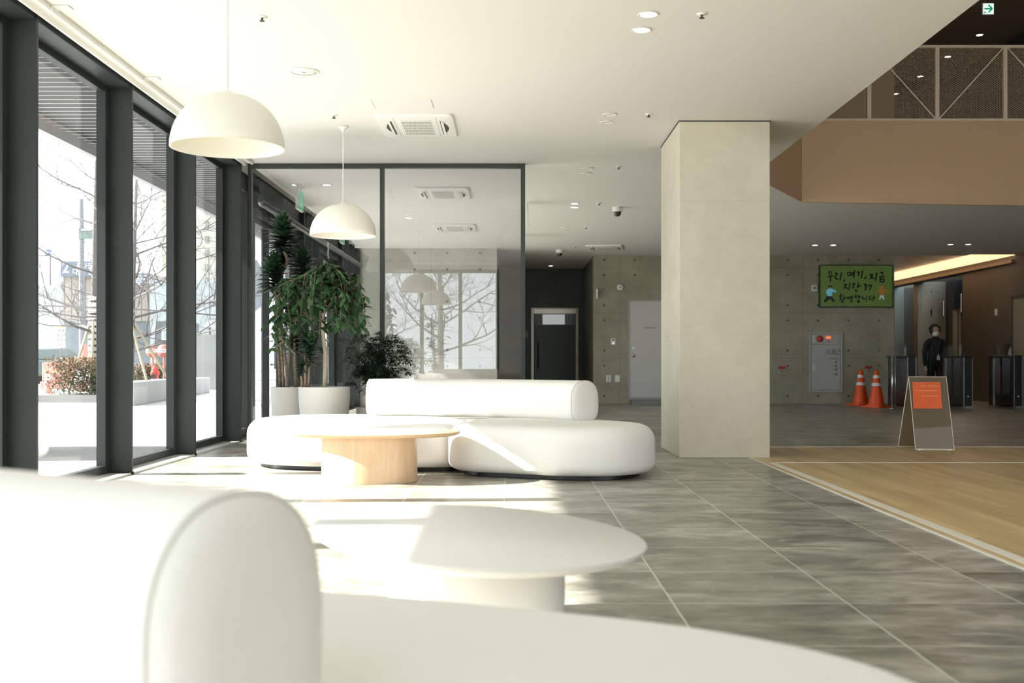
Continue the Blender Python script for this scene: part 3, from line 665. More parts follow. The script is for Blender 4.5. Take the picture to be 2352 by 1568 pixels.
# ================================================================ RIGHT HALL: screen, hydrant cabinet, stickers
# the screen with its drawing
tv = thing('display_screen', 'wide green wall screen with dark handwritten Korean greeting and two drawn figures', 'screen', (wx(1964), YF - .015, wz(657.5)))
tw, th_ = wx(2048) - wx(1880), wz(609) - wz(706)
mk('housing', box(B(), -tw / 2, tw / 2, -.075, 0, -th_ / 2, th_ / 2), mat('green_black_bezel', (.012, .03, .012), .4), tv, bevel=.004)
iw, ih = tw * .975, th_ * .955
n = NT('screen_green', .25); n.color(n.mix(n.noise(n.pos, 1.2, 3), (.018, .03, .006), (.028, .045, .009)))
n.b.inputs['Emission Strength'].default_value = 1.0; n.ln(n.mix(n.noise(n.pos, 1.2, 3), (.02, .036, .007), (.032, .055, .011)), n.b.inputs['Emission Color'])
scr = mk('screen', box(B(), -iw / 2, iw / 2, -.078, -.074, -ih / 2, ih / 2), n.m, tv)
def sc(x, y): return Vector((-iw / 2 + (x - 372) / (1860 - 372) * iw, -.0795, ih / 2 - (y - 272) / (1118 - 272) * ih))
def circ(cx, cy, rx, ry, n=10): return [(cx + rx * math.cos(2 * PI * k / n), cy + ry * math.sin(2 * PI * k / n)) for k in range(n + 1)]
lines = [
 [circ(568, 425, 26, 40), [(515, 507), (635, 480)], [(583, 500), (572, 610)], [(662, 428), (712, 424), (706, 470), (668, 500), (690, 545), (745, 543)], [(802, 410), (776, 575)], [(876, 550), (846, 600)],
  circ(955, 442, 25, 42), [(990, 425), (1060, 412)], [(990, 470), (1060, 452)], [(1080, 360), (1056, 525)], [(1120, 408), (1182, 395), (1148, 482)], [(1244, 360), (1218, 530)], [(1316, 500), (1286, 550)],
  [(1385, 462), (1452, 445), (1396, 555)], [(1425, 495), (1478, 545)], [(1540, 410), (1510, 585)], [(1603, 412), (1668, 404), (1652, 458)], [(1580, 512), (1700, 488)], [(1612, 540), (1606, 605), (1690, 605), (1690, 540), (1612, 545)]],
 [[(845, 665), (912, 655), (850, 755)], [(880, 700), (936, 755)], [(986, 625), (960, 785)], [(1030, 645), (1080, 640), (1075, 675), (1036, 695), (1036, 735), (1086, 730)], [(1160, 625), (1130, 755)], [(1142, 702), (1212, 690)], [(1090, 765), (1095, 805), (1145, 795)],
  [(1272, 665), (1325, 658), (1290, 708), (1330, 725), (1285, 790)], [(1366, 712), (1366, 680), (1432, 675), (1388, 785)]],
 [[(785, 855), (790, 876)], [(758, 897), (826, 885)], circ(786, 925, 18, 16), [(786, 943), (790, 980)], [(750, 990), (830, 975)], [(862, 890), (846, 1000)], [(850, 945), (898, 940)], [(806, 1005), (810, 1036), (856, 1030)],
  circ(930, 945, 20, 20), [(950, 930), (1020, 922)], [(950, 960), (1018, 950)], [(1034, 890), (1018, 985)], circ(1004, 1016, 20, 20), [(1100, 858), (1105, 880)], [(1068, 906), (1142, 895)], circ(1100, 934, 16, 14), [(1172, 880), (1156, 968)], [(1160, 926), (1212, 920)],
  [(1130, 985), (1140, 1036), (1164, 1036), (1182, 975)], [(1136, 1010), (1172, 1008)], [(1240, 900), (1245, 970), (1300, 950)], [(1332, 890), (1310, 1020)], [(1428, 905), (1385, 912), (1375, 970), (1432, 963)], [(1478, 885), (1450, 1015)], [(1466, 945), (1516, 935)]]]
for ln_, wd in zip(lines, (.026, .024, .020)):
    bm = B()
    for st in ln_:
        for a, b in zip(st, st[1:]): bar(bm, sc(*a), sc(*b), wd * 1.2 * (.75 if len(st) > 8 else 1), .003, up=Vector((0, 1, 0)))
    mk('handwriting', bm, mat('ink_green', (.002, .008, .002), .5) if 'ink_green' not in bpy.data.materials else bpy.data.materials['ink_green'], scr)
def poly(bm, pts, y=-.0805):
    q = [sc(*p) for p in pts]; a = [bm.verts.new((v.x, y, v.z)) for v in q]; b = [bm.verts.new((v.x, y + .002, v.z)) for v in q]
    bm.faces.new(a); bm.faces.new(b[::-1])
    for i in range(len(a)): bm.faces.new((a[i], a[(i + 1) % len(a)], b[(i + 1) % len(a)], b[i]))
def drawn(name, parts):
    for col, shapes in parts:
        bm = B()
        for s_ in shapes: poly(bm, s_)
        mk(name, bm, mat('drawn', tuple(c * .5 for c in col), .5, emit=col, es=.5), scr)
drawn('drawn_figure_in_blue', [((.10, .28, .36), [[(550, 745), (612, 750), (700, 800), (690, 830), (612, 815), (608, 905), (520, 905), (500, 860), (482, 820), (500, 770)]]),
      ((.004, .006, .004), [[(530, 690), (580, 680), (622, 690), (615, 715), (540, 722)], [(500, 905), (608, 905), (640, 970), (668, 1020), (640, 1035), (600, 1000), (565, 960), (520, 1000), (480, 1035), (436, 1030), (440, 1000)]]), ((.10, .09, .04), [[(560, 715), (602, 715), (598, 748), (566, 748)]])])
drawn('drawn_figure_in_orange', [((.16, .075, .008), [[(1605, 750), (1670, 740), (1740, 775), (1815, 840), (1800, 850), (1690, 810), (1690, 885), (1600, 885), (1590, 810), (1525, 825), (1530, 805)], [(1590, 700), (1640, 690), (1680, 705), (1690, 760), (1660, 750), (1650, 715), (1600, 720)]]),
      ((.25, .27, .25), [[(1605, 888), (1680, 888), (1695, 980), (1678, 985), (1650, 930), (1620, 950), (1600, 985), (1590, 980)]]), ((.14, .08, .04), [[(1610, 722), (1650, 718), (1655, 748), (1618, 752)]])])
t = thing('wall_speaker', 'small white box fixed to the wall left of the green screen', 'wall box', (wx(1869.5), YF, wz(661.5)))
mk('body', box(B(), -.055, .055, -.05, 0, -.065, .065), M_wplast, t, bevel=.006)
bm = lathe(B(), [(0, .05), (.028, .05), (.028, .058), (.014, .064), (0, .064)], 16); bmesh.ops.rotate(bm, verts=bm.verts, matrix=Matrix.Rotation(PI / 2, 3, 'X')); mk('lens', bm, mat('lens_grey', (.2, .2, .2), .3), t)
# hydrant cabinet
t = thing('fire_hydrant_cabinet', 'tall grey metal fire hydrant cabinet on the concrete wall', 'cabinet', (wx(1896), YF, 0))
def hz(py): return wz(py)
def hx(px): return wx(px) - wx(1896)
M_cab = mat('light_grey_enamel', (.42, .42, .39), .4)
mk('frame', box(box(box(box(B(), hx(1858), hx(1862), -.03, 0, hz(900.5), hz(762)), hx(1930), hx(1934.5), -.03, 0, hz(900.5), hz(762)), hx(1862), hx(1930), -.03, 0, hz(900.5), hz(896)), hx(1862), hx(1930), -.03, 0, hz(766), hz(762)), M_cab, t, bevel=.004)
dr = mk('door', box(B(), hx(1863), hx(1929), -.02, 0, hz(895), hz(792)), M_cab, t, bevel=.002)
mk('top_panel', box(B(), hx(1863), hx(1929), -.02, 0, hz(790.8), hz(767)), M_cab, t, bevel=.002)
bm = lathe(B(), [(0, .02), (.068, .02), (.07, .03), (.062, .045), (.03, .055), (0, .057)], 28); bmesh.ops.rotate(bm, verts=bm.verts, matrix=Matrix.Rotation(PI / 2, 3, 'X')); bmesh.ops.translate(bm, verts=bm.verts, vec=(hx(1882.5), 0, hz(778))); mk('alarm_bell', bm, M_red, t, smooth=True)
mk('indicator_lamp', box(B(), hx(1897), hx(1907), -.045, -.02, hz(777), hz(773)), mat('lit_red_lamp', (.8, .06, .02), .3, emit=(1, .12, .03), es=1.5), t, bevel=.003)
mk('button', box(B(), hx(1901), hx(1904), -.03, -.02, hz(785), hz(783)), M_black, t)
for y0, y1 in ((785, 770), (851, 838)):
    mk('latch', box(box(box(box(B(), hx(1866.5), hx(1867.6), -.034, -.02, hz(y0), hz(y1)), hx(1870.2), hx(1871.3), -.034, -.02, hz(y0), hz(y1)), hx(1867.6), hx(1870.2), -.034, -.02, hz(y0), hz(y0 - 1.2)), hx(1867.6), hx(1870.2), -.034, -.02, hz(y1 + 1.2), hz(y1)), M_wplast, dr if y0 > 800 else t)
M_inkg = mat('grey_ink', (.07, .07, .065), .6)
txt('lettering', '소화전', (hx(1914.5), -.0212, hz(808.5)), .13, M_inkg, dr, ext=.0006)
txt('lettering', 'FIRE HYDRANT', (hx(1914.5), -.0212, hz(813.5)), .028, M_inkg, dr, ext=.0006)
txt('lettering', '사용방법', (hx(1914.5), -.0212, hz(824)), .05, M_inkg, dr, ext=.0006)
for k, yy in enumerate((831, 840, 849, 859)):
    bm = B(); cx, cz = hx(1920), hz(yy)
    pts = circ(cx, cz, .026, .026, 8) if k % 2 else [(cx - .022, cz + .024), (cx + .024, cz + .022), (cx + .006, cz - .026), (cx - .018, cz - .006), (cx - .022, cz + .024)]
    for a, b in zip(pts, pts[1:]): bar(bm, (a[0], -.0212, a[1]), (b[0], -.0212, b[1]), .013, .001, up=Vector((0, 1, 0)))
    bar(bm, (hx(1909), -.0212, cz), (hx(1914.5), -.0212, cz), .007, .001, up=Vector((0, 1, 0))); mk('pictogram', bm, M_inkg, dr)
# low socket plates with red stickers
def stick(label, px, py):
    t = thing('socket_pair', label, 'socket', (wx(px), YF, wz(py)), 0, 'red-marked sockets on the hall wall')
    for s_ in (-1, 1):
        pl = mk('plate', box(B(), s_ * .038 - .03, s_ * .038 + .03, -.012, 0, -.075, .005), mat('dull_white_plate', (.45, .43, .38), .5), t, bevel=.003)
        mk('socket', box(B(), s_ * .038 - .01, s_ * .038 + .01, -.014, -.0115, -.055, -.02), M_slot, pl)
    mk('sticker', box(box(B(), -.075, .075, -.006, -.001, .012, .075), -.012, .012, -.016, -.012, -.06, .02), mat('red_sticker', (.38, .05, .03), .6), t); return t
s0 = stick('pair of red-marked sockets left of the hydrant cabinet', 1796, 849)
dup(s0, (wx(1995), YF, wz(848)), 0, 'pair of red-marked sockets on the wall just above the traffic cones')

# traffic cones
def cone(label, x, y, h=.74):
    t = thing('traffic_cone', label, 'traffic cone', (x, y, 0), random.random(), 'orange traffic cones by the wall')
    mk('base', pebble(B(), ell(.225, .225, 0, (0, 0), 40, 8), [(0, .002), (0, .02), (.01, .032)]), M_orange, t, autos=40)
    r = lambda z: .155 - (z - .03) / (h - .03) * .118
    mk('body', lathe(B(), [(.175, .03), (.172, .055), (.15, .065), (r(.12), .12), (r(h - .04), h - .04), (.036, h - .02), (.026, h), (0, h)], 32), M_orange, t, autos=45)
    for z0, z1 in ((h * .56, h * .645), (h * .77, h * .85)):
        mk('reflective_band', lathe(B(), [(r(z0) + .001, z0), (r(z0) + .004, z0 + .003), (r(z1) + .004, z1 - .003), (r(z1) + .001, z1)], 32), M_reflect, t)
    return t
c0 = cone('orange traffic cone with two white bands, left one, next to the wall', (1977 - VX) / F * 22.6, 22.6)
dup(c0, ((2013 - VX) / F * 21.75, 21.75, 0), .6, 'orange traffic cone with two white bands, right one, nearer the turnstiles')

# turnstiles
def turnstile(name_label, x, y0=21.1, L=1.2):
    t = thing('turnstile', name_label, 'turnstile', (x, y0, 0), 0, 'dark turnstile gates')
    mk('body', box(B(), -.07, .07, .05, L - .05, .02, .98), mat('dark_blue_glass', (.012, .018, .024), .18), t, bevel=.01)
    mk('top_cover', box(B(), -.085, .085, 0, L, .98, 1.02), M_black, t, bevel=.008)
    for s_ in (-1, 1):
        mk('edge_post', box(B(), s_ * .078 - .008, s_ * .078 + .008, 0, .035, .0, .98), M_chrome, t)
        mk('edge_post', box(B(), s_ * .078 - .008, s_ * .078 + .008, L - .3, L - .27, .0, .98), M_chrome, t)
    mk('end_panel', box(B(), -.07, .07, .005, .05, .05, .98), M_black, t)
    mk('foot', box(B(), -.06, .06, -.02, .06, 0, .05), M_chrome, t)
    mk('sensor', box(B(), -.012, .012, -.002, .006, .22, .245), M_wplast, t)
    mk('glass_flap', box(B(), -.25, -.09, .58, .595, .25, 1.18), M_glassp, t)
    mk('glass_flap', box(B(), -.01, .01, .3, .95, 1.02, 1.25), M_glassp, t); return t
ts = turnstile('dark turnstile gate nearest the concrete wall and cones', 7.66)
dup(ts, (8.74, 21.1, 0), 0, 'dark turnstile gate in the middle, right of the standing person')
dup(ts, (9.70, 21.1, 0), 0, 'dark turnstile gate at the right edge of the picture')
t = thing('barrier_post', 'slim shiny double barrier post beside the first turnstile', 'barrier post', (7.27, 21.05, 0))
mk('post', tube(B(), [(0, 0, .01), (0, 0, 1.0)], .019, 14), M_chrome, t, smooth=True); mk('post', tube(B(), [(.06, .02, .01), (.06, .02, 1.0)], .012, 14), M_chrome, t, smooth=True)
mk('foot', lathe(B(), [(0, 0), (.065, 0), (.06, .015), (.03, .025), (0, .025)], 20, (0.0, 0, 0)), M_chrome, t)
mk('glass_panel', box(B(), .07, .30, .01, .022, .1, .95), M_glassp, t)

# acrylic sign stand
t = thing('sign_stand', 'translucent acrylic A-frame stand with a blurred orange poster on the wood floor', 'sign stand', (4.28, 11.35, 0), math.radians(-9))
M_acr = glass('frosted_acrylic', 1.4, (.72, .66, .56), .5, (.46, .39, .29)); M_edge = mat('acrylic_edge', (.75, .68, .55), .3)
zt = .742
def panel(name, y_bot, wb, xoff):
    bm = B(); a = [Vector((-wb / 2 + xoff, y_bot, .012)), Vector((wb / 2 + xoff, y_bot, .012)), Vector((.185, 0, zt)), Vector((-.185, 0, zt))]
    vs = [bm.verts.new(p) for p in a]; vb = [bm.verts.new(p + Vector((0, .006, 0))) for p in a]; bm.faces.new(vs); bm.faces.new(vb[::-1])
    for i in range(4): bm.faces.new((vs[i], vs[(i + 1) % 4], vb[(i + 1) % 4], vb[i]))
    o = mk(name, bm, M_acr, t); bm = B()
    for i in (1, 2, 3): bar(bm, a[i], a[(i + 1) % 4], .005, .009)
    bar(bm, a[0], a[1], .005, .009); mk('edge', bm, M_edge, o); return o
fp = panel('front_panel', -.2, .375, .03); panel('rear_panel', .16, .375, -.07)
bm = B(); f = lambda x, z: Vector((x, -.2 * (zt - z) / (zt - .012) - .006, z))
a = [f(-.155, .42), f(.125, .42), f(.125, .69), f(-.155, .69)]; vs = [bm.verts.new(p) for p in a]; vb = [bm.verts.new(p - Vector((0, .002, 0))) for p in a]; bm.faces.new(vs); bm.faces.new(vb[::-1])
for i in range(4): bm.faces.new((vs[i], vs[(i + 1) % 4], vb[(i + 1) % 4], vb[i]))
po = mk('poster', bm, mat('orange_poster', (.80, .13, .02), .6), fp)
bm = B()
for z, x0, x1 in ((.648, -.07, -.02), (.648, 0, .10), (.6, -.12, .085), (.548, -.07, .09)): p0 = f(x0, z); p1 = f(x1, z); p0.y -= .003; p1.y -= .003; bar(bm, p0, p1, .014, .001, up=Vector((0, 1, 0)))
mk('blurred_text_line', bm, mat('pale_orange_text', (.85, .22, .08), .6), po)
for x, y in ((-.12, -.2), (.17, -.2), (-.2, .16), (.08, .16)): mk('rubber_foot', box(B(), x - .02, x + .02, y - .012, y + .018, 0, .014), M_wplast, t)

# elevator hall beyond the turnstiles: warm lit cove and rippled metal ceiling
n = NT('rippled_metal_ceiling', .12); n.b.inputs['Metallic'].default_value = 1; n.b.inputs['Base Color'].default_value = (.22, .19, .16, 1)
n.bump(n.noise(n.vec(n.ma('MULTIPLY', n.x, 1.2), n.ma('MULTIPLY', n.y, 3.0), 0.0), 3.0, 4), .9, .06)
mk('ceiling_hall', box(B(), 8.0, XR, YW, YE, H, H + .05), n.m, kind='structure')
bm = B(); box(bm, XR - .95, XR - .01, YW - .2, YE - .02, H - .012, H - .002)
mk('cove_light', bm, mat('warm_cove_light', (1, .8, .55), .5, emit=(1.0, .62, .34), es=1.15), label='long warm glowing light cove along the hall wall', cat='light')
mk('trim_5', box(B(), XR - .08, XR, YW - .2, YE - .02, 2.98, 3.05), mat('brown_lip', (.22, .15, .09), .5), kind='structure')
def hp(px, Y): return (px - VX) / F * Y
def hall_panel(name, x0, x1, m, z1=2.98, d=.05, **k): return mk(name, box(B(), hp(x0, YE - .06), hp(x1, YE - .06), YE - d, YE - .001, 0, z1), m, **k)
hall_panel('hall_glass_panel', 2055, 2077, mat('pale_green_glass', (.20, .26, .24), .3), label='pale green glass strip at the left end of the hall', cat='glass panel')
hall_panel('elevator_doorway', 2078, 2107, M_conc_dk, d=.03, label='dark elevator doorway at the end of the hall', cat='doorway')
lw = thing('elevator_wall_panel', 'lighter concrete wall panel with two upright handles behind the person', 'wall panel', (0, 0, 0))
mk('slab', box(B(), hp(2108, 29), hp(2172, 29), 29.0, 29.3, 0, 3.0), concrete('hall_concrete', (.17, .17, .14), (.25, .25, .2)), lw)
for px, y0, y1 in ((2112, 697, 728), (2166, 690, 725)):
    mk('handle', tube(B(), [(hp(px, 28.95), 28.92, CH - (y1 - VY) / F * 28.9), (hp(px, 28.95), 28.92, CH - (y0 - VY) / F * 28.9)], .022, 8), M_chrome, lw)
mk('slot', box(B(), hp(2139, 28.95), hp(2142, 28.95), 28.98, 29.0, CH - (722 - VY) / F * 29, CH - (710 - VY) / F * 29), M_black, lw)
pl = thing('hall_light_bar', 'pair of pale upright metal strips in the hall right of the person', 'metal strip', (0, 0, 0))
for a, b in ((2192, 2199), (2202, 2207)): mk('strip', box(B(), hp(a, 28), hp(b, 28), 28, 28.1, 0, 2.2), mat('dull_metal_strip', (.3, .27, .2), .4), pl)
mk('dark_box', box(B(), hp(2191, 27.9), hp(2209, 27.9), 27.9, 28.3, 2.25, 2.97), M_black, pl)
mk('white_edge', box(B(), hp(2209, 27.8), hp(2211, 27.8), 27.85, 27.89, 2.15, 2.62), M_wplast, pl)
w = thing('door_5', None, None, kind='structure')
mk('frame', box(box(box(B(), XR - .04, XR, 22.45, 23.3, 2.22, 2.28), XR - .04, XR, 23.25, 23.3, 0, 2.28), XR - .04, XR, 21.9, 21.95, 0, 2.28), M_slot, w)
mk('door_leaf', box(B(), XR - .025, XR, 21.95, 23.25, 0.01, 2.22), mat('beige_door', (.30, .27, .2), .5), w)
t = thing('hall_exit_box', 'small pale switch on the brown hall wall', 'switch', (XR, 24.1, 1.98)); mk('plate', box(B(), -.02, 0, -.05, .05, -.07, .07), M_wplast, t)

# upper level: railing, exit sign, vent
YR = 15.56
t = thing('mesh_railing', 'cream metal railing with diamond mesh and diagonal braces on the upper floor', 'railing', (0, YR, 4.28))
zt_ = 1.08
mk('top_rail', box(B(), 3.0, XR - .02, -.03, .03, zt_ - .035, zt_), M_rail, t); mk('bottom_rail', box(B(), 3.0, XR - .02, -.03, .03, 0, .045), M_rail, t)
px_ = [3.15, 4.1, 5.04, 6.0, 6.96, 7.92, 8.88, 9.84, 10.5]
for i, x in enumerate(px_):
    mk('post', box(B(), x - .028, x + .028, -.025, .025, .045, zt_ - .035), M_rail, t)
    if i < len(px_) - 1:
        x0, x1 = x + .028, px_[i + 1] - .028; z0, z1 = .045, zt_ - .035
        bm = B(); bar(bm, (x0, -.02, z1 if i % 2 == 0 else z0), (x1, -.02, z0 if i % 2 == 0 else z1), .018, .012, up=Vector((0, 1, 0))); mk('brace', bm, M_rail, t)
        bm = B(); pw, ph = .046, .026; sl = ph / pw; Wd = x1 - x0; Hh = z1 - z0
        for sg in (1, -1):
            c0_ = -Wd * sl if sg > 0 else 0; c1_ = Hh if sg > 0 else Hh + Wd * sl
            kk = int((c1_ - c0_) / ph) + 1
            for q in range(kk):
                c = c0_ + q * ph; xa, xb = 0, Wd
                za, zb = c + sg * sl * xa, c + sg * sl * xb
                if sg > 0:
                    if za < 0: xa = -c / sl; za = 0
                    if zb > Hh: xb = (Hh - c) / sl; zb = Hh
                else:
                    if za > Hh: xa = (c - Hh) / sl; za = Hh
                    if zb < 0: xb = c / sl; zb = 0
                if xb - xa > .01: bar(bm, (x0 + xa, 0, z0 + za), (x0 + xb, 0, z0 + zb), .0055, .003, up=Vector((0, 1, 0)))
        mk('mesh_infill', bm, mat('brown_mesh_wire', (.50, .38, .25), .5) if i == 0 else bpy.data.materials['brown_mesh_wire'], t)
t = thing('direction_sign', 'lit white square sign with a green right arrow hanging at upper right', 'sign', (P(2269, 21, 15.0).x, 15.0, P(2269, 21, 15.0).z))
mk('housing', box(B(), -.078, .078, -.015, .015, -.078, .078), M_wplast, t, bevel=.003)
fc = mk('sign_face', box(B(), -.071, .071, -.018, -.0145, -.071, .071), mat('lit_sign_white', (.7, .78, .75), .4, emit=(.62, .78, .72), es=.75), t)
bm = B(); M_ga = mat('arrow_green', (.01, .22, .12), .5, emit=(.01, .25, .13), es=.5); up_ = Vector((0, 1, 0))
bar(bm, (-.055, -.0195, 0), (.04, -.0195, 0), .022, .002, up=up_); bar(bm, (.0, -.0195, .05), (.052, -.0195, 0), .02, .002, up=up_); bar(bm, (.0, -.0195, -.05), (.052, -.0195, 0), .02, .002, up=up_)
mk('arrow', bm, M_ga, fc); bm = B(); box(bm, -.06, -.045, -.0195, -.018, -.06, -.04); box(bm, -.04, -.03, -.0195, -.018, -.06, -.04); mk('small_symbol', bm, M_ga, fc)
mk('hanger', tube(B(), [(0, 0, .078), (0, 0, 6.5 - P(2269, 21, 15).z)], .006), M_black, t)
t = thing('ceiling_vent', 'dark round-edged vent on the upper ceiling behind the mesh', 'vent', onceil(2086, 196, ZU))
mk('panel', pebble(B(), ell(.28, .4, 0, (0, 0), 48, 8), [(0, -.001), (0, -.03), (.02, -.04)]), M_black, t); mk('grille', box(B(), -.12, .12, -.25, .25, -.045, -.039), M_slot, t)
t = thing('upper_figure_post', 'pale upright post at the far end of the upper floor, seen through mesh', 'post', (P(2108, 270, 22.5).x, 22.5, 4.2)); mk('shaft', tube(B(), [(0, 0, 0), (0, 0, 1.1)], .02), M_chrome, t)

# ================================================================ PERSON
def skin_obj(name, chain, rad, m, parent=None, sub=2, root=0):
    "chain: list of points and list of edges"
    pts, eds = chain; me = bpy.data.meshes.new(name); me.from_pydata(pts, eds, []); o = bpy.data.objects.new(name, me); COL.objects.link(o)
    if parent: o.parent = parent
    sk = o.modifiers.new('skin', 'SKIN'); sk.use_smooth_shade = True
    lay = me.skin_vertices[0].data if me.skin_vertices else None
    for i, r in enumerate(rad):
        lay[i].radius = r if isinstance(r, tuple) else (r, r); lay[i].use_root = (i == root)
    if sub: s_ = o.modifiers.new('sub', 'SUBSURF'); s_.levels = sub; s_.render_levels = sub
    me.materials.append(m); return o
def person():
    Y = 23.0; x = (2148 - VX) / F * Y
    pr = thing('person', 'standing person in a black suit and white face mask with a badge lanyard', 'person', (x, Y, 0), 0)
    M_skin = mat('skin', (.50, .31, .22), .55); M_suit = mat('black_suit', (.010, .010, .011), .85); M_hair = mat('black_hair', (.012, .010, .010), .55, bump=(40, .8))
    pts = [(0, 0, .86), (0, 0, 1.02), (0, -.005, 1.18), (0, 0, 1.31), (0, 0, 1.39), (0, -.005, 1.44),
           (-.09, 0, 1.335), (-.175, 0, 1.31), (-.215, .01, 1.08), (-.225, -.03, .86), (-.225, -.045, .80),
           (.09, 0, 1.335), (.175, 0, 1.31), (.215, .01, 1.08), (.22, -.03, .86), (.22, -.045, .80),
           (-.09, 0, .82), (-.10, -.01, .46), (-.10, .02, .09), (-.10, -.10, .045),
           (.09, 0, .82), (.10, -.01, .46), (.10, .02, .09), (.10, -.10, .045)]
    eds = [(0, 1), (1, 2), (2, 3), (3, 4), (4, 5), (3, 6), (6, 7), (7, 8), (8, 9), (9, 10), (3, 11), (11, 12), (12, 13), (13, 14), (14, 15), (0, 16), (16, 17), (17, 18), (18, 19), (0, 20), (20, 21), (21, 22), (22, 23)]
    rad = [(.165, .12), (.145, .11), (.16, .115), (.13, .10), (.055, .06), (.05, .055), (.085, .08), (.07, .07), (.053, .055), (.042, .042), (.03, .03), (.085, .08), (.07, .07), (.053, .055), (.042, .042), (.03, .03),
           (.095, .10), (.068, .07), (.05, .05), (.04, .035), (.095, .10), (.068, .07), (.05, .05), (.04, .035)]
    skin_obj('suit', (pts, eds), rad, M_suit, pr)
    # head with face
    bm = B(); bmesh.ops.create_uvsphere(bm, u_segments=28, v_segments=20, radius=1)
    for v in bm.verts:
        c = v.co; x_, y_, z_ = c; w_ = 1 - .22 * max(0, -z_) ** 1.2
        v.co = Vector((x_ * .074 * w_, y_ * .092 * (1 - .1 * max(0, -z_)), z_ * .108))
        if y_ < -.3:
            for ex in (-.03, .03):
                d_ = math.hypot(v.co.x - ex, (v.co.z - .008)); v.co.y += .009 * math.exp(-(d_ / .014) ** 2)
            v.co.y -= .02 * math.exp(-(v.co.x / .012) ** 2) * math.exp(-((v.co.z + .022) / .018) ** 2)
    bmesh.ops.translate(bm, verts=bm.verts, vec=(0, -.01, 1.545)); hd = mk('head', bm, M_skin, pr, smooth=True)
    mk('neck', tube(B(), [(0, 0, 1.37), (0, -.004, 1.49)], [.056, .05], 16), M_skin, pr, smooth=True)
    for ex in (-.03, .03):
        bm = B(); bmesh.ops.create_uvsphere(bm, u_segments=12, v_segments=8, radius=.0105); bmesh.ops.scale(bm, verts=bm.verts, vec=(1.2, .6, .7)); bmesh.ops.translate(bm, verts=bm.verts, vec=(ex, -.092, 1.553)); mk('eye', bm, M_black, hd, smooth=True)
        bm = B(); bmesh.ops.create_uvsphere(bm, u_segments=12, v_segments=8, radius=.02); bmesh.ops.scale(bm, verts=bm.verts, vec=(.4, .7, 1.3)); bmesh.ops.translate(bm, verts=bm.verts, vec=(ex * 2.5, .0, 1.54)); mk('ear', bm, M_skin, hd, smooth=True)
    # mask
    bm = B(); bmesh.ops.create_uvsphere(bm, u_segments=24, v_segments=16, radius=1)
    bmesh.ops.delete(bm, geom=[v for v in bm.verts if v.co.y > .05 or v.co.z > .35], context='VERTS')
    for v in bm.verts: v.co = Vector((v.co.x * .072, v.co.y * .108, v.co.z * .075 - .045))
    bmesh.ops.translate(bm, verts=bm.verts, vec=(0, -.012, 1.545)); o = mk('face_mask', bm, mat('white_mask', (.75, .74, .68), .8), pr, smooth=True); sm = o.modifiers.new('s', 'SOLIDIFY'); sm.thickness = .003
    # hair: full curly bob
    bm = B(); bmesh.ops.create_icosphere(bm, subdivisions=4, radius=1)
    for v in bm.verts:
        c = v.co.copy(); nz = noise.noise(c * 3.2) * .13 + noise.noise(c * 8) * .07
        r_ = Vector((c.x * .112, c.y * .118, c.z * .125)) * (1 + nz)
        if c.y < -.25 and c.z < .42 and abs(c.x) < .62: r_.y = max(r_.y, -.02 + .0 * c.y)
        if c.z < -.6: r_.z *= .85
        v.co = r_
    bmesh.ops.translate(bm, verts=bm.verts, vec=(0, .015, 1.567)); mk('hair', bm, M_hair, pr, smooth=True)
    # hands
    for s_ in (-1, 1):
        wr = Vector((s_ * .224, -.05, .80)); P_ = [wr, wr + Vector((0, -.005, -.045)), wr + Vector((0, -.008, -.085))]; E_ = [(0, 1), (1, 2)]; R_ = [(.022, .018), (.036, .016), (.036, .015)]
        for q, (dy, ln) in enumerate(((-.028, .066), (-.010, .075), (.008, .070), (.025, .055))):
            k0 = len(P_); b0 = wr + Vector((0, dy - .008, -.09)); P_ += [b0, b0 + Vector((-s_ * .006, 0, -ln * .5)), b0 + Vector((-s_ * .022, 0, -ln * .95))]; E_ += [(2, k0), (k0, k0 + 1), (k0 + 1, k0 + 2)]; R_ += [(.009, .009), (.0085, .0085), (.007, .007)]
        k0 = len(P_); P_ += [wr + Vector((-s_ * .01, -.035, -.04)), wr + Vector((-s_ * .016, -.052, -.072)), wr + Vector((-s_ * .022, -.055, -.095))]; E_ += [(1, k0), (k0, k0 + 1), (k0 + 1, k0 + 2)]; R_ += [(.012, .012), (.010, .010), (.008, .008)]
        skin_obj('hand', ([tuple(p) for p in P_], E_), R_, M_skin, pr, 1)
    for s_ in (-1, 1): mk('shoe', pebble(B(), ell(.045, .125, 0, (s_ * .10, -.05), 28, 2.6), [(0, .001), (0, .03), (.012, .06), (.03, .075)]), M_black, pr, smooth=True)
    bm = B(); tube(bm, [(-.07, -.02, 1.40), (-.045, -.12, 1.30), (.0, -.135, 1.12), (.01, -.14, 1.02)], .004, 6); tube(bm, [(.07, -.02, 1.40), (.05, -.12, 1.30), (.012, -.135, 1.12), (.01, -.14, 1.02)], .004, 6); ly = mk('lanyard', bm, mat('dark_lanyard', (.05, .05, .06), .7), pr)
    mk('badge', box(B(), -.022, .042, -.15, -.143, .93, 1.02), mat('pale_badge', (.6, .6, .58), .4), ly)
    bm = B(); bmesh.ops.create_uvsphere(bm, u_segments=10, v_segments=8, radius=.012); bmesh.ops.translate(bm, verts=bm.verts, vec=(.012, -.15, 1.04)); mk('clip', bm, M_wplast, ly)
person()

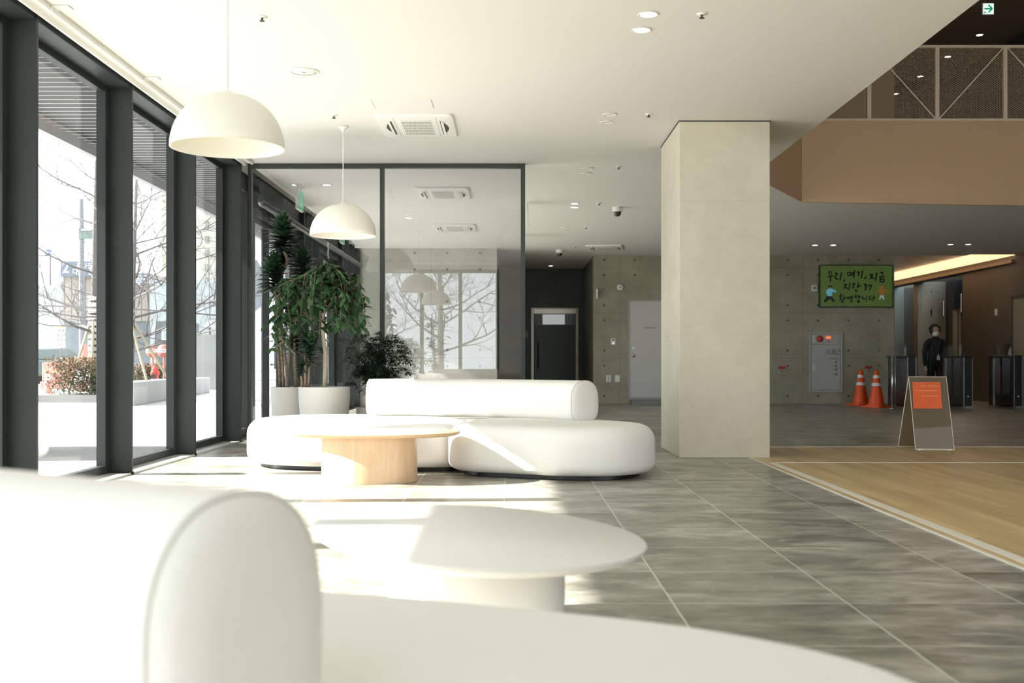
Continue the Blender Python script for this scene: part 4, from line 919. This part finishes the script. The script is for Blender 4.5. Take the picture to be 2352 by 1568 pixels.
# ================================================================ PLANTS
def leaf(bm, base, d, up, L, wd, droop=.3, segs=4, fold=.15):
    d = d.normalized(); s_ = d.cross(up)
    if s_.length < 1e-3: s_ = Vector((1, 0, 0))
    s_.normalize(); u = s_.cross(d).normalized(); rows = []
    for i in range(segs + 1):
        t = i / segs; c = base + d * (L * t) + Vector((0, 0, -droop * L * t * t)); w_ = wd * (math.sin(PI * min(1, .12 + .88 * t)) ** .8) * .5
        if i in (segs,): rows.append([bm.verts.new(c)])
        else: rows.append([bm.verts.new(c - s_ * w_ + u * (w_ * fold)), bm.verts.new(c), bm.verts.new(c + s_ * w_ + u * (w_ * fold))])
    for a, b in zip(rows, rows[1:]):
        if len(b) == 1: bm.faces.new((a[0], a[1], b[0])); bm.faces.new((a[1], a[2], b[0]))
        else: bm.faces.new((a[0], a[1], b[1], b[0])); bm.faces.new((a[1], a[2], b[2], b[1]))
def rosette(bm, c, R, hgt, n, wd=.045, rg=random):
    for k in range(n):
        f_ = k / n; a = k * 2.39996; el = math.radians(2 + 56 * f_ + 110 * max(0, f_ - .8) + rg.uniform(-10, 10))
        d = Vector((math.cos(a) * math.cos(el), math.sin(a) * math.cos(el), math.sin(el)))
        b_ = Vector(c) + Vector((0, 0, hgt * (f_ * .85 - .45)))
        leaf(bm, b_, d, Vector((0, 0, 1)), R * rg.uniform(.85, 1.15) * (1.0 - .30 * max(0, f_ - .7)), wd * rg.uniform(.8, 1.15), .26, 4, .3)
def pot(parent, r, h):
    mk('pot', lathe(B(), [(0, .001), (r * .72, .001), (r * .78, .02), (r * .93, h * .45), (r, h * .85), (r, h), (r * .93, h), (r * .92, h - .05), (0, h - .05)], 48), M_pot, parent, autos=40)
    mk('soil', lathe(B(), [(0, h - .045), (r * .915, h - .045), (r * .915, h - .04), (0, h - .03)], 32), M_soil, parent)
# tall dracaena in the left pot
YA = 11.75; pA = P(668, 888, YA)
t = thing('potted_dracaena', 'tall potted dracaena with dark spiky leaf heads on thin canes, leftmost plant', 'potted plant', (pA.x, YA, 0))
pot(t, .21, pA.z)
def L_(px, py, Y=YA): q = P(px, py, Y); return Vector((q.x - pA.x, Y - YA, q.z))
heads = [(650, 545, 0, .205, .34, 130, (653, 888)), (632, 635, -.05, .19, .34, 110, (664, 888)), (690, 612, .12, .185, .28, 90, (676, 888)), (648, 600, .1, .14, .1, 30, None), (675, 790, .05, .15, .2, 60, (688, 888))]
for k, (px, py, dy, R, hg, nn, foot) in enumerate(heads):
    c = L_(px, py); c.y += dy; bm = B(); rosette(bm, c, R * 1.08, hg, nn, .066); mk('leaf_head', bm, M_leafd, t, smooth=True)
    if foot:
        b0 = L_(*foot); b0.z = pA.z - .06; b0.y = dy * .5
        if k == 0: ptsx = [b0, L_(646, 800), L_(640, 690), L_(642, 640), L_(660, 600), L_(651, 575)]
        elif k == 1: ptsx = [b0, L_(652, 800), L_(638, 720), L_(634, 665)]
        else: m_ = (b0 + c) / 2 + Vector((-.03, 0, 0)); ptsx = [b0, m_, c - Vector((0, 0, .1))]
        mk('cane', tube(B(), smooth_path(ptsx, 14), [.018] * len(smooth_path(ptsx, 14)), 8), M_bark, t, smooth=True)
for fx, tx_, ty_ in ((645, 630, 700), (659, 668, 760), (681, 672, 700)):
    b0 = L_(fx, 888); b0.z = pA.z - .06; mk('cane', tube(B(), [b0, L_((fx + tx_) / 2, (888 + ty_) / 2), L_(tx_, ty_)], .015, 8), M_bark, t, smooth=True)
# weeping fig with small dracaena in the second pot
YB2 = 11.3; pB = P(745, 888, YB2)
t = thing('potted_weeping_fig', 'potted weeping fig with drooping leafy branches in the wide pale pot', 'potted plant', (pB.x, YB2, 0))
pot(t, .262, pB.z)
def L2(px, py, dy=0.): q = P(px, py, YB2); return Vector((q.x - pB.x, dy, q.z))
tr = smooth_path([Vector((0.0, 0, pB.z - .06)), L2(747, 820), L2(741, 740), L2(752, 660), L2(748, 610)], 16)
mk('trunk', tube(B(), tr, [.024 - .012 * i / len(tr) for i in range(len(tr))], 10), M_barkp, t, smooth=True)
rg = random.Random(4); lv = B(); br = B()
for k in range(95):
    st = tr[min(len(tr) - 1, int(len(tr) * rg.uniform(.5, 1)))]; a = rg.uniform(0, 2 * PI); rr = rg.uniform(.06, .42)
    if k % 5 == 0: a = PI + rg.uniform(-.5, .5); rr = rg.uniform(.35, .52)
    cx_ = math.cos(a) * rr; cy_ = math.sin(a) * rr * .6; mid = st + Vector((cx_ * .7, cy_ * .7, rg.uniform(.02, .22))); mid.z = min(mid.z, 1.9 - .35 * abs(cx_))
    end = Vector((st.x + cx_ * rg.uniform(.85, 1.15), cy_, mid.z - rg.uniform(.08, .55)))
    end.z = max(end.z, (1.02 if abs(cx_ + .02) < .1 or cx_ < -.35 else 1.18) + rg.uniform(0, .15)); pth = smooth_path([st, mid, (mid + end) / 2 + Vector((cx_ * .15 + rg.uniform(-.04, .04), rg.uniform(-.04, .04), .05)), end], 10); tube(br, pth, [.0045 - .003 * i / len(pth) for i in range(len(pth))], 5)
    for p in pth[3:]:
        for q in range(2):
            a2 = rg.uniform(0, 2 * PI); leaf(lv, p + Vector((rg.uniform(-.03, .03), rg.uniform(-.03, .03), 0)), Vector((math.cos(a2), math.sin(a2), rg.uniform(-1.3, .3))), Vector((rg.uniform(-.6, .6), rg.uniform(-.6, .6), 1)), rg.uniform(.08, .13), rg.uniform(.036, .056), .25, 3)
mk('branches', br, M_bark, t, smooth=True)
mk('foliage', lv, M_leafm, t, smooth=True)
for px, py, R, hg, nn, ft in ((716, 808, .15, .3, 80, 712), (706, 782, .12, .16, 40, 705), (697, 845, .08, .1, 24, 699)):
    c = L2(px, py, -.12); bm = B(); rosette(bm, c, R, hg, nn, .045); mk('leaf_head', bm, M_leafd, t, smooth=True)
    b0 = L2(ft, 888, -.1); b0.z = pB.z - .06; mk('cane', tube(B(), [b0, c - Vector((0, 0, .08))], .013, 8), M_bark, t, smooth=True)
# fine-leaved shrub behind the sofa back
YS = 11.6; pS = P(862, 1000, YS)
t = thing('potted_shrub', 'bushy fine-leaved potted shrub rising behind the far sofa back', 'potted plant', (pS.x, YS, 0)); pot(t, .2, .42)
rg = random.Random(9); lv = B(); br = B()
for k in range(90):
    a = rg.uniform(0, 2 * PI); sp_ = rg.uniform(.05, .36); top = Vector((math.cos(a) * sp_ * (1.0 if math.cos(a) > 0 else .8), math.sin(a) * sp_ * .7, rg.uniform(.8, 1.24) - .35 * sp_))
    if rg.random() < .2: top.z += .04; top.x -= .08
    pth = smooth_path([Vector((rg.uniform(-.04, .04), rg.uniform(-.04, .04), .36)), Vector((top.x * .4, top.y * .4, .36 + (top.z - .36) * .6)), top, top + Vector((top.x * .25, top.y * .2, -.05))], 12)
    tube(br, pth, [.004 - .003 * i / len(pth) for i in range(len(pth))], 5)
    for p in pth[4:]:
        for q in range(11):
            a2 = rg.uniform(0, 2 * PI); d = Vector((math.cos(a2), math.sin(a2), rg.uniform(-.5, .5))); leaf(lv, p + d * rg.uniform(0, .03), d, Vector((0, 0, 1)), rg.uniform(.032, .06), rg.uniform(.014, .021), .2, 2)
mk('branches', br, M_leafd, t); mk('foliage', lv, M_leafs, t, smooth=True)
# rubber plant near the camera side window, seen as a reflection
t = thing('potted_rubber_plant', 'large-leaved rubber plant seen only as a reflection in the glass partition', 'potted plant', (-1.75, .35, 0)); pot(t, .22, .5)
rg = random.Random(2); lv = B(); br = B()
for q in range(4):
    x_, y_ = rg.uniform(-.12, .12), rg.uniform(-.1, .1); hh = rg.uniform(1.4, 2.0); lean = rg.uniform(-.2, .2); pth = [Vector((x_ * .5, y_ * .5, .44)), Vector((x_ + lean * .5, y_, hh * .6)), Vector((x_ + lean, y_, hh))]; sp2 = smooth_path(pth, 16); tube(br, sp2, .012, 6)
    for i, p in enumerate(sp2[4:]):
        for z in range(2): a = rg.uniform(0, 2 * PI); leaf(lv, p, Vector((math.cos(a), math.sin(a), rg.uniform(-.1, .8))), Vector((0, 0, 1)), rg.uniform(.2, .28), .11, .3, 4)
mk('stems', br, M_bark, t); mk('foliage', lv, M_leafm, t, smooth=True)

# ================================================================ OUTDOORS
M_pave = NT('pale_paving', .8); c_ = M_pave.noise(M_pave.pos, .8, 5); ln_ = M_pave.ma('MAXIMUM', M_pave.line(M_pave.x, .9, 0., .012), M_pave.line(M_pave.y, .9, 0., .012))
M_pave.color(M_pave.mix(M_pave.ma('MULTIPLY', ln_, .5), M_pave.mix(c_, (.42, .42, .41), (.60, .60, .58)), (.2, .2, .2))); M_pave = M_pave.m
mk('ground', box(B(), -90, -3.26, -40, 130, -.3, -.03), M_pave, kind='structure'); mk('ground_behind', box(B(), -3.26, 30, -40, YB - .2, -.3, -.03), M_pave, kind='structure')
# canopy with slatted soffit
XE = -6.3
t = thing('canopy', 'dark slatted canopy outside above the windows with a pale edge', 'canopy', (0, 0, 0))
mk('deck', box(B(), XE, -3.42, -3, 46, 4.2, 4.45), mat('black_soffit', (.005, .006, .006), .7), t)
mk('fascia', box(B(), XE - .1, XE, -3, 46, 4.0, 4.5), mat('pale_fascia', (.26, .26, .26), .6), t)
bm = B()
for k in range(230): y = -3 + k * .21; box(bm, XE + .02, -3.44, y, y + .012, 4.13, 4.134)
mk('slats', bm, mat('pale_slat', (.55, .55, .53), .5), t)
bm = B(); box(bm, -6.2, -5.5, 10.25, 12.0, -.03, 4.2); mk('canopy_shade_column', bm, M_pillar, label='unseen concrete column under the canopy, lengthened to shade the pots, level with the glass partition', cat='column')  # out of view, known by its floor shadow; lengthened to shade the pots
bm = B(); box(bm, -6.2, -5.5, .95, 2.15, -.03, 4.2); mk('canopy_shade_column', bm, M_pillar, label='added unseen concrete column under the canopy, shading the foreground sofa', cat='column')  # added out of view to keep the sun off the foreground bolster
bm = B(); box(bm, -3.45, -3.3, YB, YE, 3.16, 6.7); mk('wall_outer', bm, M_white, kind='structure')
# planter hedge
def at(px, Y): return (px - VX) / F * Y
def clump(name, label, cat, x0, x1, y0, y1, z0, z1, n, m, seed, wd=.014):
    rg = random.Random(seed); bm = B(); mi = 0
    for k in range(n):
        p = Vector((rg.uniform(x0, x1), rg.uniform(y0, y1), z0 + (z1 - z0) * rg.random() ** .7 * (1 + .12 * noise.noise(Vector((rg.random() * 9, k * .01, 0)))))); a = rg.uniform(0, 2 * PI)
        leaf(bm, p, Vector((math.cos(a), math.sin(a), rg.uniform(-.2, 1.2))), Vector((0, 0, 1)), rg.uniform(.05, .11), rg.uniform(.03, .05), .1, 2)
        if rg.random() < .3: bm.faces.ensure_lookup_table()
    for k, f_ in enumerate(bm.faces): f_.material_index = 1 if f_.calc_center_median().z > z0 + (z1 - z0) * (.62 + .25 * math.sin(k * 1.7)) else 0
    return bm
M_hg = mat('dull_green_hedge', (.08, .09, .045), .8, var=(3, .3)); M_hb = mat('dry_brown_hedge', (.17, .115, .06), .8, var=(3, .3))
t = thing('hedge', 'low clipped winter hedge with browned tops in a planter outside, left bays', 'hedge', (0, 0, 0))
mk('foliage', clump('', '', '', at(96, 25), at(250, 25), 25.0, 26.8, .1, .96, 6800, None, 3), [M_hg, M_hb], t); mk('planter_kerb', box(B(), at(90, 25), at(255, 25), 24.9, 27.1, -.03, .14), mat('kerb_grey', (.16, .16, .15), .8), t)
t = thing('hedge', 'low winter hedge outside behind the white concrete bench', 'hedge', (0, 0, 0))
mk('foliage', clump('', '', '', at(290, 28.4), at(360, 28.4), 28.4, 30, .12, .80, 3600, None, 5), [M_hg, M_hb], t); mk('planter_kerb', box(B(), at(288, 28.4), at(362, 28.4), 28.3, 30.1, -.03, .2), M_pillar, t)
# bench block
bm = B(); v0 = [(at(306, 23), 23.0), (at(392, 26), 26.0), (at(483, 32), 32.0), (at(483, 32) + -.5, 32.5), (at(300, 24) - .8, 24.2), (at(290, 23), 23.4)]
def blk(name, pts, z, m, label, cat): return mk(name, prism(B(), pts, -.03, z), m, label=label, cat=cat, bevel=.02)
M_bench = mat('white_concrete', (.34, .34, .33), .7)
blk('bench', [(-7.9, 23.0), (-8.4, 27.4), (-8.8, 27.4), (-8.35, 23.0)], .47, M_bench, 'long white concrete bench outside, nearer one', 'bench')
blk('bench', [(-8.55, 28.8), (-9.1, 33.2), (-9.5, 33.2), (-8.95, 28.8)], .42, M_bench, 'white concrete bench outside, farther one seen in the third window', 'bench')
# bare trees
def tree(name, label, x, y, h, seed, spread=1.0, r0=.09, stakes=False, depth=4, m=None, first=.25, group=None):
    rg = random.Random(seed); t = thing(name, label, 'tree', (x, y, 0), 0, group); tb, bb = B(), B()
    trunk = smooth_path([Vector((0, 0, -.03)), Vector((rg.uniform(-.1, .1), 0, h * .4)), Vector((rg.uniform(-.2, .2), rg.uniform(-.2, .2), h))], 14)
    tube(tb, trunk, [r0 * (1 - .85 * i / len(trunk)) for i in range(len(trunk))], 8)
    def grow(p, d, L, r, k):
        n = 5; pts = [p]; q = p.copy(); dd = d.copy()
        for i in range(n): dd = (dd + Vector((rg.uniform(-.25, .25), rg.uniform(-.25, .25), rg.uniform(-.12, .2)))).normalized(); q = q + dd * (L / n); pts.append(q.copy())
        tube(bb, pts, [r * (1 - .75 * i / n) for i in range(n + 1)], 5 if k < 2 else 4)
        if k < depth:
            for i in range(1, n + 1):
                for z in range(1 if k == 0 else rg.choice((0, 1, 1))):
                    a = rg.uniform(-1, 1); s_ = dd.cross(Vector((rg.uniform(-1, 1), rg.uniform(-1, 1), rg.uniform(-1, 1)))).normalized()
                    grow(pts[i], (dd * .7 + s_ * .8 + Vector((0, 0, .15))).normalized(), L * rg.uniform(.4, .6), r * .5, k + 1)
    nb = 17
    for i in range(nb):
        f_ = first + (1 - first) * i / nb; p = trunk[int(f_ * (len(trunk) - 1))]; a = i * 2.4 + rg.uniform(-.4, .4)
        grow(p, Vector((math.cos(a), math.sin(a), rg.uniform(.05, .5))).normalized(), h * .36 * spread * (1.15 - .6 * f_), r0 * .33 * (1.2 - .7 * f_), 0)
    mk('trunk', tb, m or M_treeb, t, smooth=True); mk('branches', bb, m or M_treeb, t)
    return t
M_treeb = mat('grey_bark', (.11, .10, .095), .9); M_stake = mat('pale_stake_wood', (.36, .32, .23), .7)
tr1 = tree('bare_tree', 'bare street tree wrapped in a slatted guard, held by pale stakes, left window', at(228, 26.5), 26.2, 7.5, 11, 1.25, .11)
gd = B()
for k in range(16): lathe(gd, [(.14, 0), (.15, .0), (.15, .1), (.14, .1)], 10, (0, 0, .1 + k * .15))
mk('trunk_guard', gd, mat('pale_guard', (.50, .46, .40), .7), tr1)
for (ax, ay) in ((-.55, -.3), (.1, -.5), (.5, .4)):
    bm = B(); tube(bm, [(ax, ay, 0), (ax * .08, ay * .08 - .06, 1.95)], .035, 8); mk('stake', bm, M_stake, tr1)
tr2 = tree('bare_tree', 'bare street tree behind the second window fin with leaning stakes', at(290, 25), 25.2, 7.0, 23, 1.35, .10)
for (ax, ay) in ((.62, -.1), (-.5, -.4), (.95, .5)):
    bm = B(); tube(bm, [(ax * .9, ay, 0.3 if ax > .9 else .02), (ax * .05, ay * .05 - .06, 1.9)], .033, 8); mk('stake', bm, M_stake, tr2)
tree('bare_tree', 'thin young bare tree seen through the third window', at(488, 46), 46, 5.6, 31, .6, .05, depth=3)
tree('bare_tree', 'bare tree outside the rear window, seen reflected in the glass', -2.2, -9, 7.5, 41, 1.0, .12)
tree('bare_tree', 'second bare tree outside the rear window, seen reflected in the glass', -5.5, -13, 7, 43, 1.0, .1)
# long cable across
mk('overhead_cable', tube(B(), smooth_path([(at(60, 20), 20, P(0, 701, 20).z), (at(235, 20.5), 20.5, P(0, 707, 20.5).z), (at(400, 21.2), 21.2, P(0, 716, 21.2).z), (at(520, 22), 22, P(0, 726, 22).z)], 16), .016, 6), mat('cable_grey', (.17, .17, .165), .7), label='thick grey cable stretched across outside the left windows', cat='cable')
# street pole with sign gantry
t = thing('street_pole', 'tall grey street pole with a dark traffic sign arm, left window', 'pole', (at(190, 42), 42, 0))
mk('pole', tube(B(), [(0, 0, -.03), (-.06, 0, 7.1)], [.13, .09], 10), mat('pole_grey', (.12, .13, .14), .6), t)
bm = B(); box(bm, -.1, 1.1, -.15, -.08, 5.55, 5.95); mk('sign_board', bm, mat('dark_green_board', (.10, .14, .12), .6), t); mk('sign_edge', box(B(), .0, 1.05, -.17, -.151, 5.88, 5.92), M_white, t)
# billboard building with wood-like cladding
M_clad = NT('timber_cladding', .8); M_clad.color(M_clad.mix(M_clad.line(M_clad.x, .33, 0., .05), M_clad.mix(M_clad.noise(M_clad.pos, 1.5, 4), (.20, .18, .155), (.28, .255, .22)), (.11, .10, .09))); M_clad = M_clad.m
t = thing('clad_building', 'timber-clad low building with dark sign panels and white numerals outside', 'building', (0, 0, 0)); Y = 52
def bz(py, Y): return CH - (py - VY) / F * Y
mk('upper_wall', box(B(), at(143, Y), at(346, Y), Y, Y + 6, bz(737, Y), bz(628, Y)), M_clad, t)
mk('lower_wall', box(B(), at(145, Y), at(346, Y), Y + .1, Y + 6, -.03, bz(737, Y)), mat('grey_metal_wall', (.12, .14, .15), .7, var=(2, .1)), t)
sb = mk('sign_panel', box(B(), at(145, Y), at(225, Y), Y - .3, Y - .05, bz(636, Y), bz(601, Y)), mat('slate_sign', (.10, .12, .15), .6), t)
txt('lettering', '2', (at(157, Y), Y - .32, bz(617, Y)), .72, M_white, sb); txt('lettering', '대여 공간', (at(205, Y), Y - .32, bz(626, Y)), .34, M_white, sb)
txt('lettering', '주차장', (at(200, Y), Y - .32, bz(612, Y)), .28, M_white, sb)
sb = mk('sign_panel', box(B(), at(300, Y), at(346, Y), Y - .3, Y - .05, bz(655, Y), bz(628, Y)), bpy.data.materials['slate_sign'], t); txt('lettering', '공간', (at(333, Y), Y - .32, bz(643, Y)), .42, M_white, sb)
# blue logo sign
t = thing('logo_sign', 'small blue and white sign at the left edge of the first window', 'sign', (at(115, 60), 60, bz(580, 60))); mk('board', box(B(), -.32, .26, -.1, 0, -.22, .2), M_white, t, bevel=.03)
bm = B(); bar(bm, (-.2, -.12, .1), (.15, -.12, .1), .08, .02, up=up_); bar(bm, (-.2, -.12, -.1), (.15, -.12, -.1), .1, .02, up=up_); bar(bm, (.0, -.12, .14), (.0, -.12, -.16), .07, .02, up=up_); mk('blue_marks', bm, mat('sign_blue', (.08, .15, .45), .5), t)
mk('mast', tube(B(), [(0, .02, -bz(580, 60)), (0, .02, -.2)], .05), M_treeb, t)
# pale wall fence, grey cabin
mk('site_fence', box(B(), at(60, 58), at(146, 58), 58, 58.2, -.03, bz(655, 58)), mat('pale_blue_fence', (.265, .29, .30), .7, var=(1, .08)), label='pale blue site fence at the far left, behind the car', cat='fence')
mk('site_fence', box(B(), at(345, 50), at(520, 50), 50, 50.2, -.03, bz(642, 50)), bpy.data.materials['pale_blue_fence'], label='pale blue site fence behind the grey cabin', cat='fence')
t = thing('site_cabin', 'dark grey site cabin with a white framed window, second window bay', 'cabin', (at(378, 44), 44, 0)); hw_ = at(378, 44)
mk('body', box(B(), at(358, 44) - hw_, at(408, 44) - hw_, 0, 3, -.03, bz(737, 44)), mat('cabin_grey', (.07, .08, .085), .6), t); mk('window_frame', box(B(), at(373, 44) - hw_, at(394, 44) - hw_, -.06, -.001, bz(781, 44), bz(753, 44)), M_white, t); mk('window_glass', box(B(), at(376, 44) - hw_, at(392, 44) - hw_, -.08, -.061, bz(778, 44), bz(757, 44)), mat('cabin_glass', (.2, .24, .26), .2), t)
mk('roof_unit', box(B(), at(378, 44) - hw_, at(394, 44) - hw_, .2, 1.2, bz(737, 44), bz(722, 44)), M_white, t, bevel=.05)
# concrete block wall third window
mk('concrete_block', box(B(), at(452, 36), at(496, 36), 36, 37.5, -.03, bz(768, 36)), mat('grey_block', (.19, .20, .195), .8, var=(1, .1)), label='big pale grey concrete block behind the farther bench', cat='block')
t = thing('warning_sign', 'grey triangular sign on a thin pole above the concrete block', 'sign', (at(480, 39), 39, 0)); bm = B(); q = [(-.2, bz(751, 39)), (.2, bz(751, 39)), (0, bz(733, 39))]; a = [bm.verts.new((x, 0, z)) for x, z in q]; b = [bm.verts.new((x, .03, z)) for x, z in q]; bm.faces.new(a); bm.faces.new(b[::-1])
for i in range(3): bm.faces.new((a[i], a[(i + 1) % 3], b[(i + 1) % 3], b[i]))
mk('plate', bm, mat('sign_grey', (.35, .36, .36), .6), t); mk('pole', tube(B(), [(0, .05, -.03), (0, .05, bz(745, 39))], .025), M_treeb, t)
# apartments
def apartment(label, px0, px1, top, Y, col, cols, rows):
    t = thing('apartment_block', label, 'building', (at((px0 + px1) / 2, Y), Y, 0), 0, 'pale apartment blocks'); ox = at((px0 + px1) / 2, Y); m_ = mat('apartment_wall', col, .8)
    mk('wall', box(B(), at(px0, Y) - ox, at(px1, Y) - ox, 0, 12, -.03, bz(top, Y)), m_, t)
    for cx in cols:
        for ry in rows:
            o = mk('window', box(B(), at(cx - 4, Y) - ox, at(cx + 4, Y) - ox, -.15, -.01, bz(ry + 8, Y), bz(ry - 8, Y)), mat('apartment_window', (.14, .15, .155), .4) if 'apartment_window' not in bpy.data.materials else bpy.data.materials['apartment_window'], t)
            mk('pane_bar', box(box(B(), at(cx - .5, Y) - ox, at(cx + .5, Y) - ox, -.2, -.16, bz(ry + 8, Y), bz(ry - 8, Y)), at(cx - 4, Y) - ox, at(cx + 4, Y) - ox, -.2, -.16, bz(ry - 1, Y), bz(ry - 2, Y)), m_, o)
    return t
apartment('tall cream apartment block with small windows, third window bay', 440, 491, 300, 95, (.32, .31, .265), (476,), (484, 517, 550, 582, 615, 646))
apartment('tall narrow cream apartment block behind the grey cabin, second window bay', 372, 400, 250, 110, (.32, .32, .26), (), ())
# hills
def hill(label, x0, x1, Y, hs, col, seed):
    bm = B(); n = 40; rows = []
    for j, (dy, f_) in enumerate(((0, 0), (8, .45), (20, .8), (34, 1.0), (50, .7))):
        rows.append([bm.verts.new((x0 + (x1 - x0) * i / n, Y + dy, -.1 + f_ * (hs * (.55 + .45 * math.sin(i * .16 + seed)) + 1.2 * noise.noise(Vector((i * .4, j, seed)))))) for i in range(n + 1)])
    for a, b in zip(rows, rows[1:]):
        for i in range(n): bm.faces.new((a[i], a[i + 1], b[i + 1], b[i]))
    return mk('hill', bm, mat('hazy_hill', tuple(c * .55 for c in col), .95, var=(.15, .12)), smooth=True, label=label, cat='hill')
hill('hazy grey hill far beyond the left windows', -85, -38, 130, 17.5, (.33, .36, .38), .9)
# car
def car():
    Y = 46; x = at(140, Y); t = thing('parked_car', 'dark parked car beyond the hedge, left window', 'car', (x, Y, 0)); M_car = mat('dark_car_paint', (.05, .07, .07), .3)
    def side(pts, hw):
        bm = B(); a = [bm.verts.new((x_, -hw, z)) for x_, z in pts]; b = [bm.verts.new((x_, hw, z)) for x_, z in pts]; bm.faces.new(a); bm.faces.new(b[::-1])
        for i in range(len(a)): bm.faces.new((a[i], a[(i + 1) % len(a)], b[(i + 1) % len(a)], b[i]))
        return bm
    mk('body', side([(-1.9, .3), (1.9, .3), (1.95, .7), (1.3, .88), (.7, .95), (-1.7, .98), (-1.95, .7)], .85), M_car, t, bevel=.06)
    mk('roof', side([(-1.55, .96), (-1.0, 1.42), (.05, 1.45), (.85, .95)], .68), mat('car_glass', (.08, .10, .10), .15), t, bevel=.05)
    for wx_ in (-1.25, 1.2):
        for wy in (-.78, .78):
            bm = lathe(B(), [(0, -.1), (.3, -.1), (.33, -.06), (.33, .06), (.3, .1), (0, .1)], 24); bmesh.ops.rotate(bm, verts=bm.verts, matrix=Matrix.Rotation(PI / 2, 3, 'X')); bmesh.ops.translate(bm, verts=bm.verts, vec=(wx_, wy, .30)); mk('wheel', bm, M_black, t)
    mk('mirror', box(B(), .55, .7, -.98, -.86, .95, 1.08), M_car, t)
car()
# water barriers, banner, cones and round signs
M_pink = mat('hazed_red_plastic', (.46, .17, .14), .5)  # red paled in the colour to imitate outdoor haze
def barrier(label, px, Y, s=1.0):
    t = thing('road_barrier', label, 'barrier', (at(px, Y), Y, 0), 0, 'faded red plastic road barriers'); mk('body', prism(B(), [(-.6, -.22), (.6, -.22), (.6, .22), (-.6, .22)], 0, .25), M_pink, t, bevel=.03)
    mk('upper', prism(B(), [(-.58, -.12), (.58, -.12), (.58, .12), (-.58, .12)], .25, .88), M_pink, t, bevel=.04); mk('band', box(B(), -.5, .5, -.13, -.121, .5, .66), mat('barrier_orange', (.8, .35, .2), .5), t); return t
b0 = barrier('haze-paled red road barrier carrying the tall white banner', 140, 36); dup(b0, (at(205, 37), 37, 0), 0, 'haze-paled red road barrier behind the staked tree')
t = thing('standing_banner', 'tall white banner with Korean text and an orange top, left window', 'banner', (at(141, 35.4), 35.4, 0)); M_bn = mat('banner_white', (.40, .38, .36), .7)
bd = mk('board', box(B(), -.14, .13, -.02, 0, bz(798, 35.4), bz(748, 35.4)), M_bn, t); mk('heading', box(B(), -.15, .14, -.03, -.02, bz(752, 35.4), bz(747, 35.4)), mat('banner_orange', (.85, .5, .15), .6), bd)
for k, s_ in enumerate(('양 호', '레미콘', '공사구')): txt('lettering', s_, (0, -.024, bz(760 + 10.5 * k, 35.4)), .12, M_ink, bd)
txt('lettering', 'demco', (0, -.024, bz(790, 35.4)), .07, M_red, bd); mk('pole', tube(B(), [(0, .02, -.03), (0, .02, bz(760, 35.4))], .02), M_treeb, t)
t = thing('small_traffic_cone', 'small orange and white cone at the left end of the hedge outside', 'traffic cone', (at(110, 30), 30, 0)); mk('body', lathe(B(), [(0, 0), (.2, 0), (.2, .03), (.12, .05), (.03, .75), (0, .76)], 20), M_pink, t); mk('reflective_band', lathe(B(), [(.082, .4), (.086, .4), (.062, .56), (.058, .56)], 20), M_reflect, t)
t = thing('crash_drum', 'tall red and white bollard drum behind the hedge outside', 'bollard', (at(194, 34), 34, 0)); mk('body', lathe(B(), [(0, 0), (.34, 0), (.32, .1), (.2, .9), (.14, 1.25), (.1, 1.42), (0, 1.45)], 20), M_pink, t, smooth=True); mk('white_band', lathe(B(), [(.30, .3), (.325, .3), (.23, .8), (.2, .8)], 20), M_reflect, t)
def roundsign(label, px, Y, zc):
    t = thing('round_sign', label, 'sign', (at(px, Y), Y, 0), 0, 'round red warning signs')
    bm = lathe(B(), [(0, 0), (.155, 0), (.165, .02), (.155, .04), (0, .04)], 28); bmesh.ops.rotate(bm, verts=bm.verts, matrix=Matrix.Rotation(PI / 2, 3, 'X')); bmesh.ops.translate(bm, verts=bm.verts, vec=(0, 0, zc)); d = mk('disc', bm, M_pink, t, smooth=True)
    mk('white_band', box(B(), -.12, .12, -.045, -.041, zc - .04, zc + .05), M_wplast, d); txt('lettering', '소화전', (0, -.046, zc), .07, M_ink, d); mk('pole', tube(B(), [(0, .03, -.03), (0, .03, zc)], .03), M_pink, t); return t
r0_ = roundsign('round red warning sign above the fire hydrant outside, left one', 350, 27.9, bz(806, 27.9)); dup(r0_, (at(376, 27.7), 27.7, 0), 0, 'round red warning sign outside, right one beside the post')
t = thing('fire_hydrant', 'red street fire hydrant with a yellow band behind the white bench', 'fire hydrant', (at(356, 27.5), 27.5, 0))
mk('barrel', lathe(B(), [(0, -.02), (.13, -.02), (.13, .04), (.085, .06), (.085, .55), (.11, .57), (.11, .62), (.09, .66), (.05, .74), (.02, .8), (0, .8)], 20), mat('hydrant_red', (.62, .08, .06), .45), t, autos=40)
mk('yellow_band', lathe(B(), [(.086, .40), (.09, .40), (.09, .46), (.086, .46)], 20), mat('yellow_paint', (.8, .55, .08), .5), t)
bm = lathe(B(), [(0, .08), (.06, .08), (.06, .15), (0, .15)], 14); bmesh.ops.rotate(bm, verts=bm.verts, matrix=Matrix.Rotation(PI / 2, 3, 'X')); bmesh.ops.translate(bm, verts=bm.verts, vec=(0, 0, .53)); mk('outlet_cap', bm, M_slot, t)
mk('marker_post', box(B(), at(386, 28), at(394, 28), 28, 28.1, -.03, bz(768, 28)), mat('post_grey', (.18, .18, .18), .7), label='slim dark post standing right of the round signs outside', cat='post')
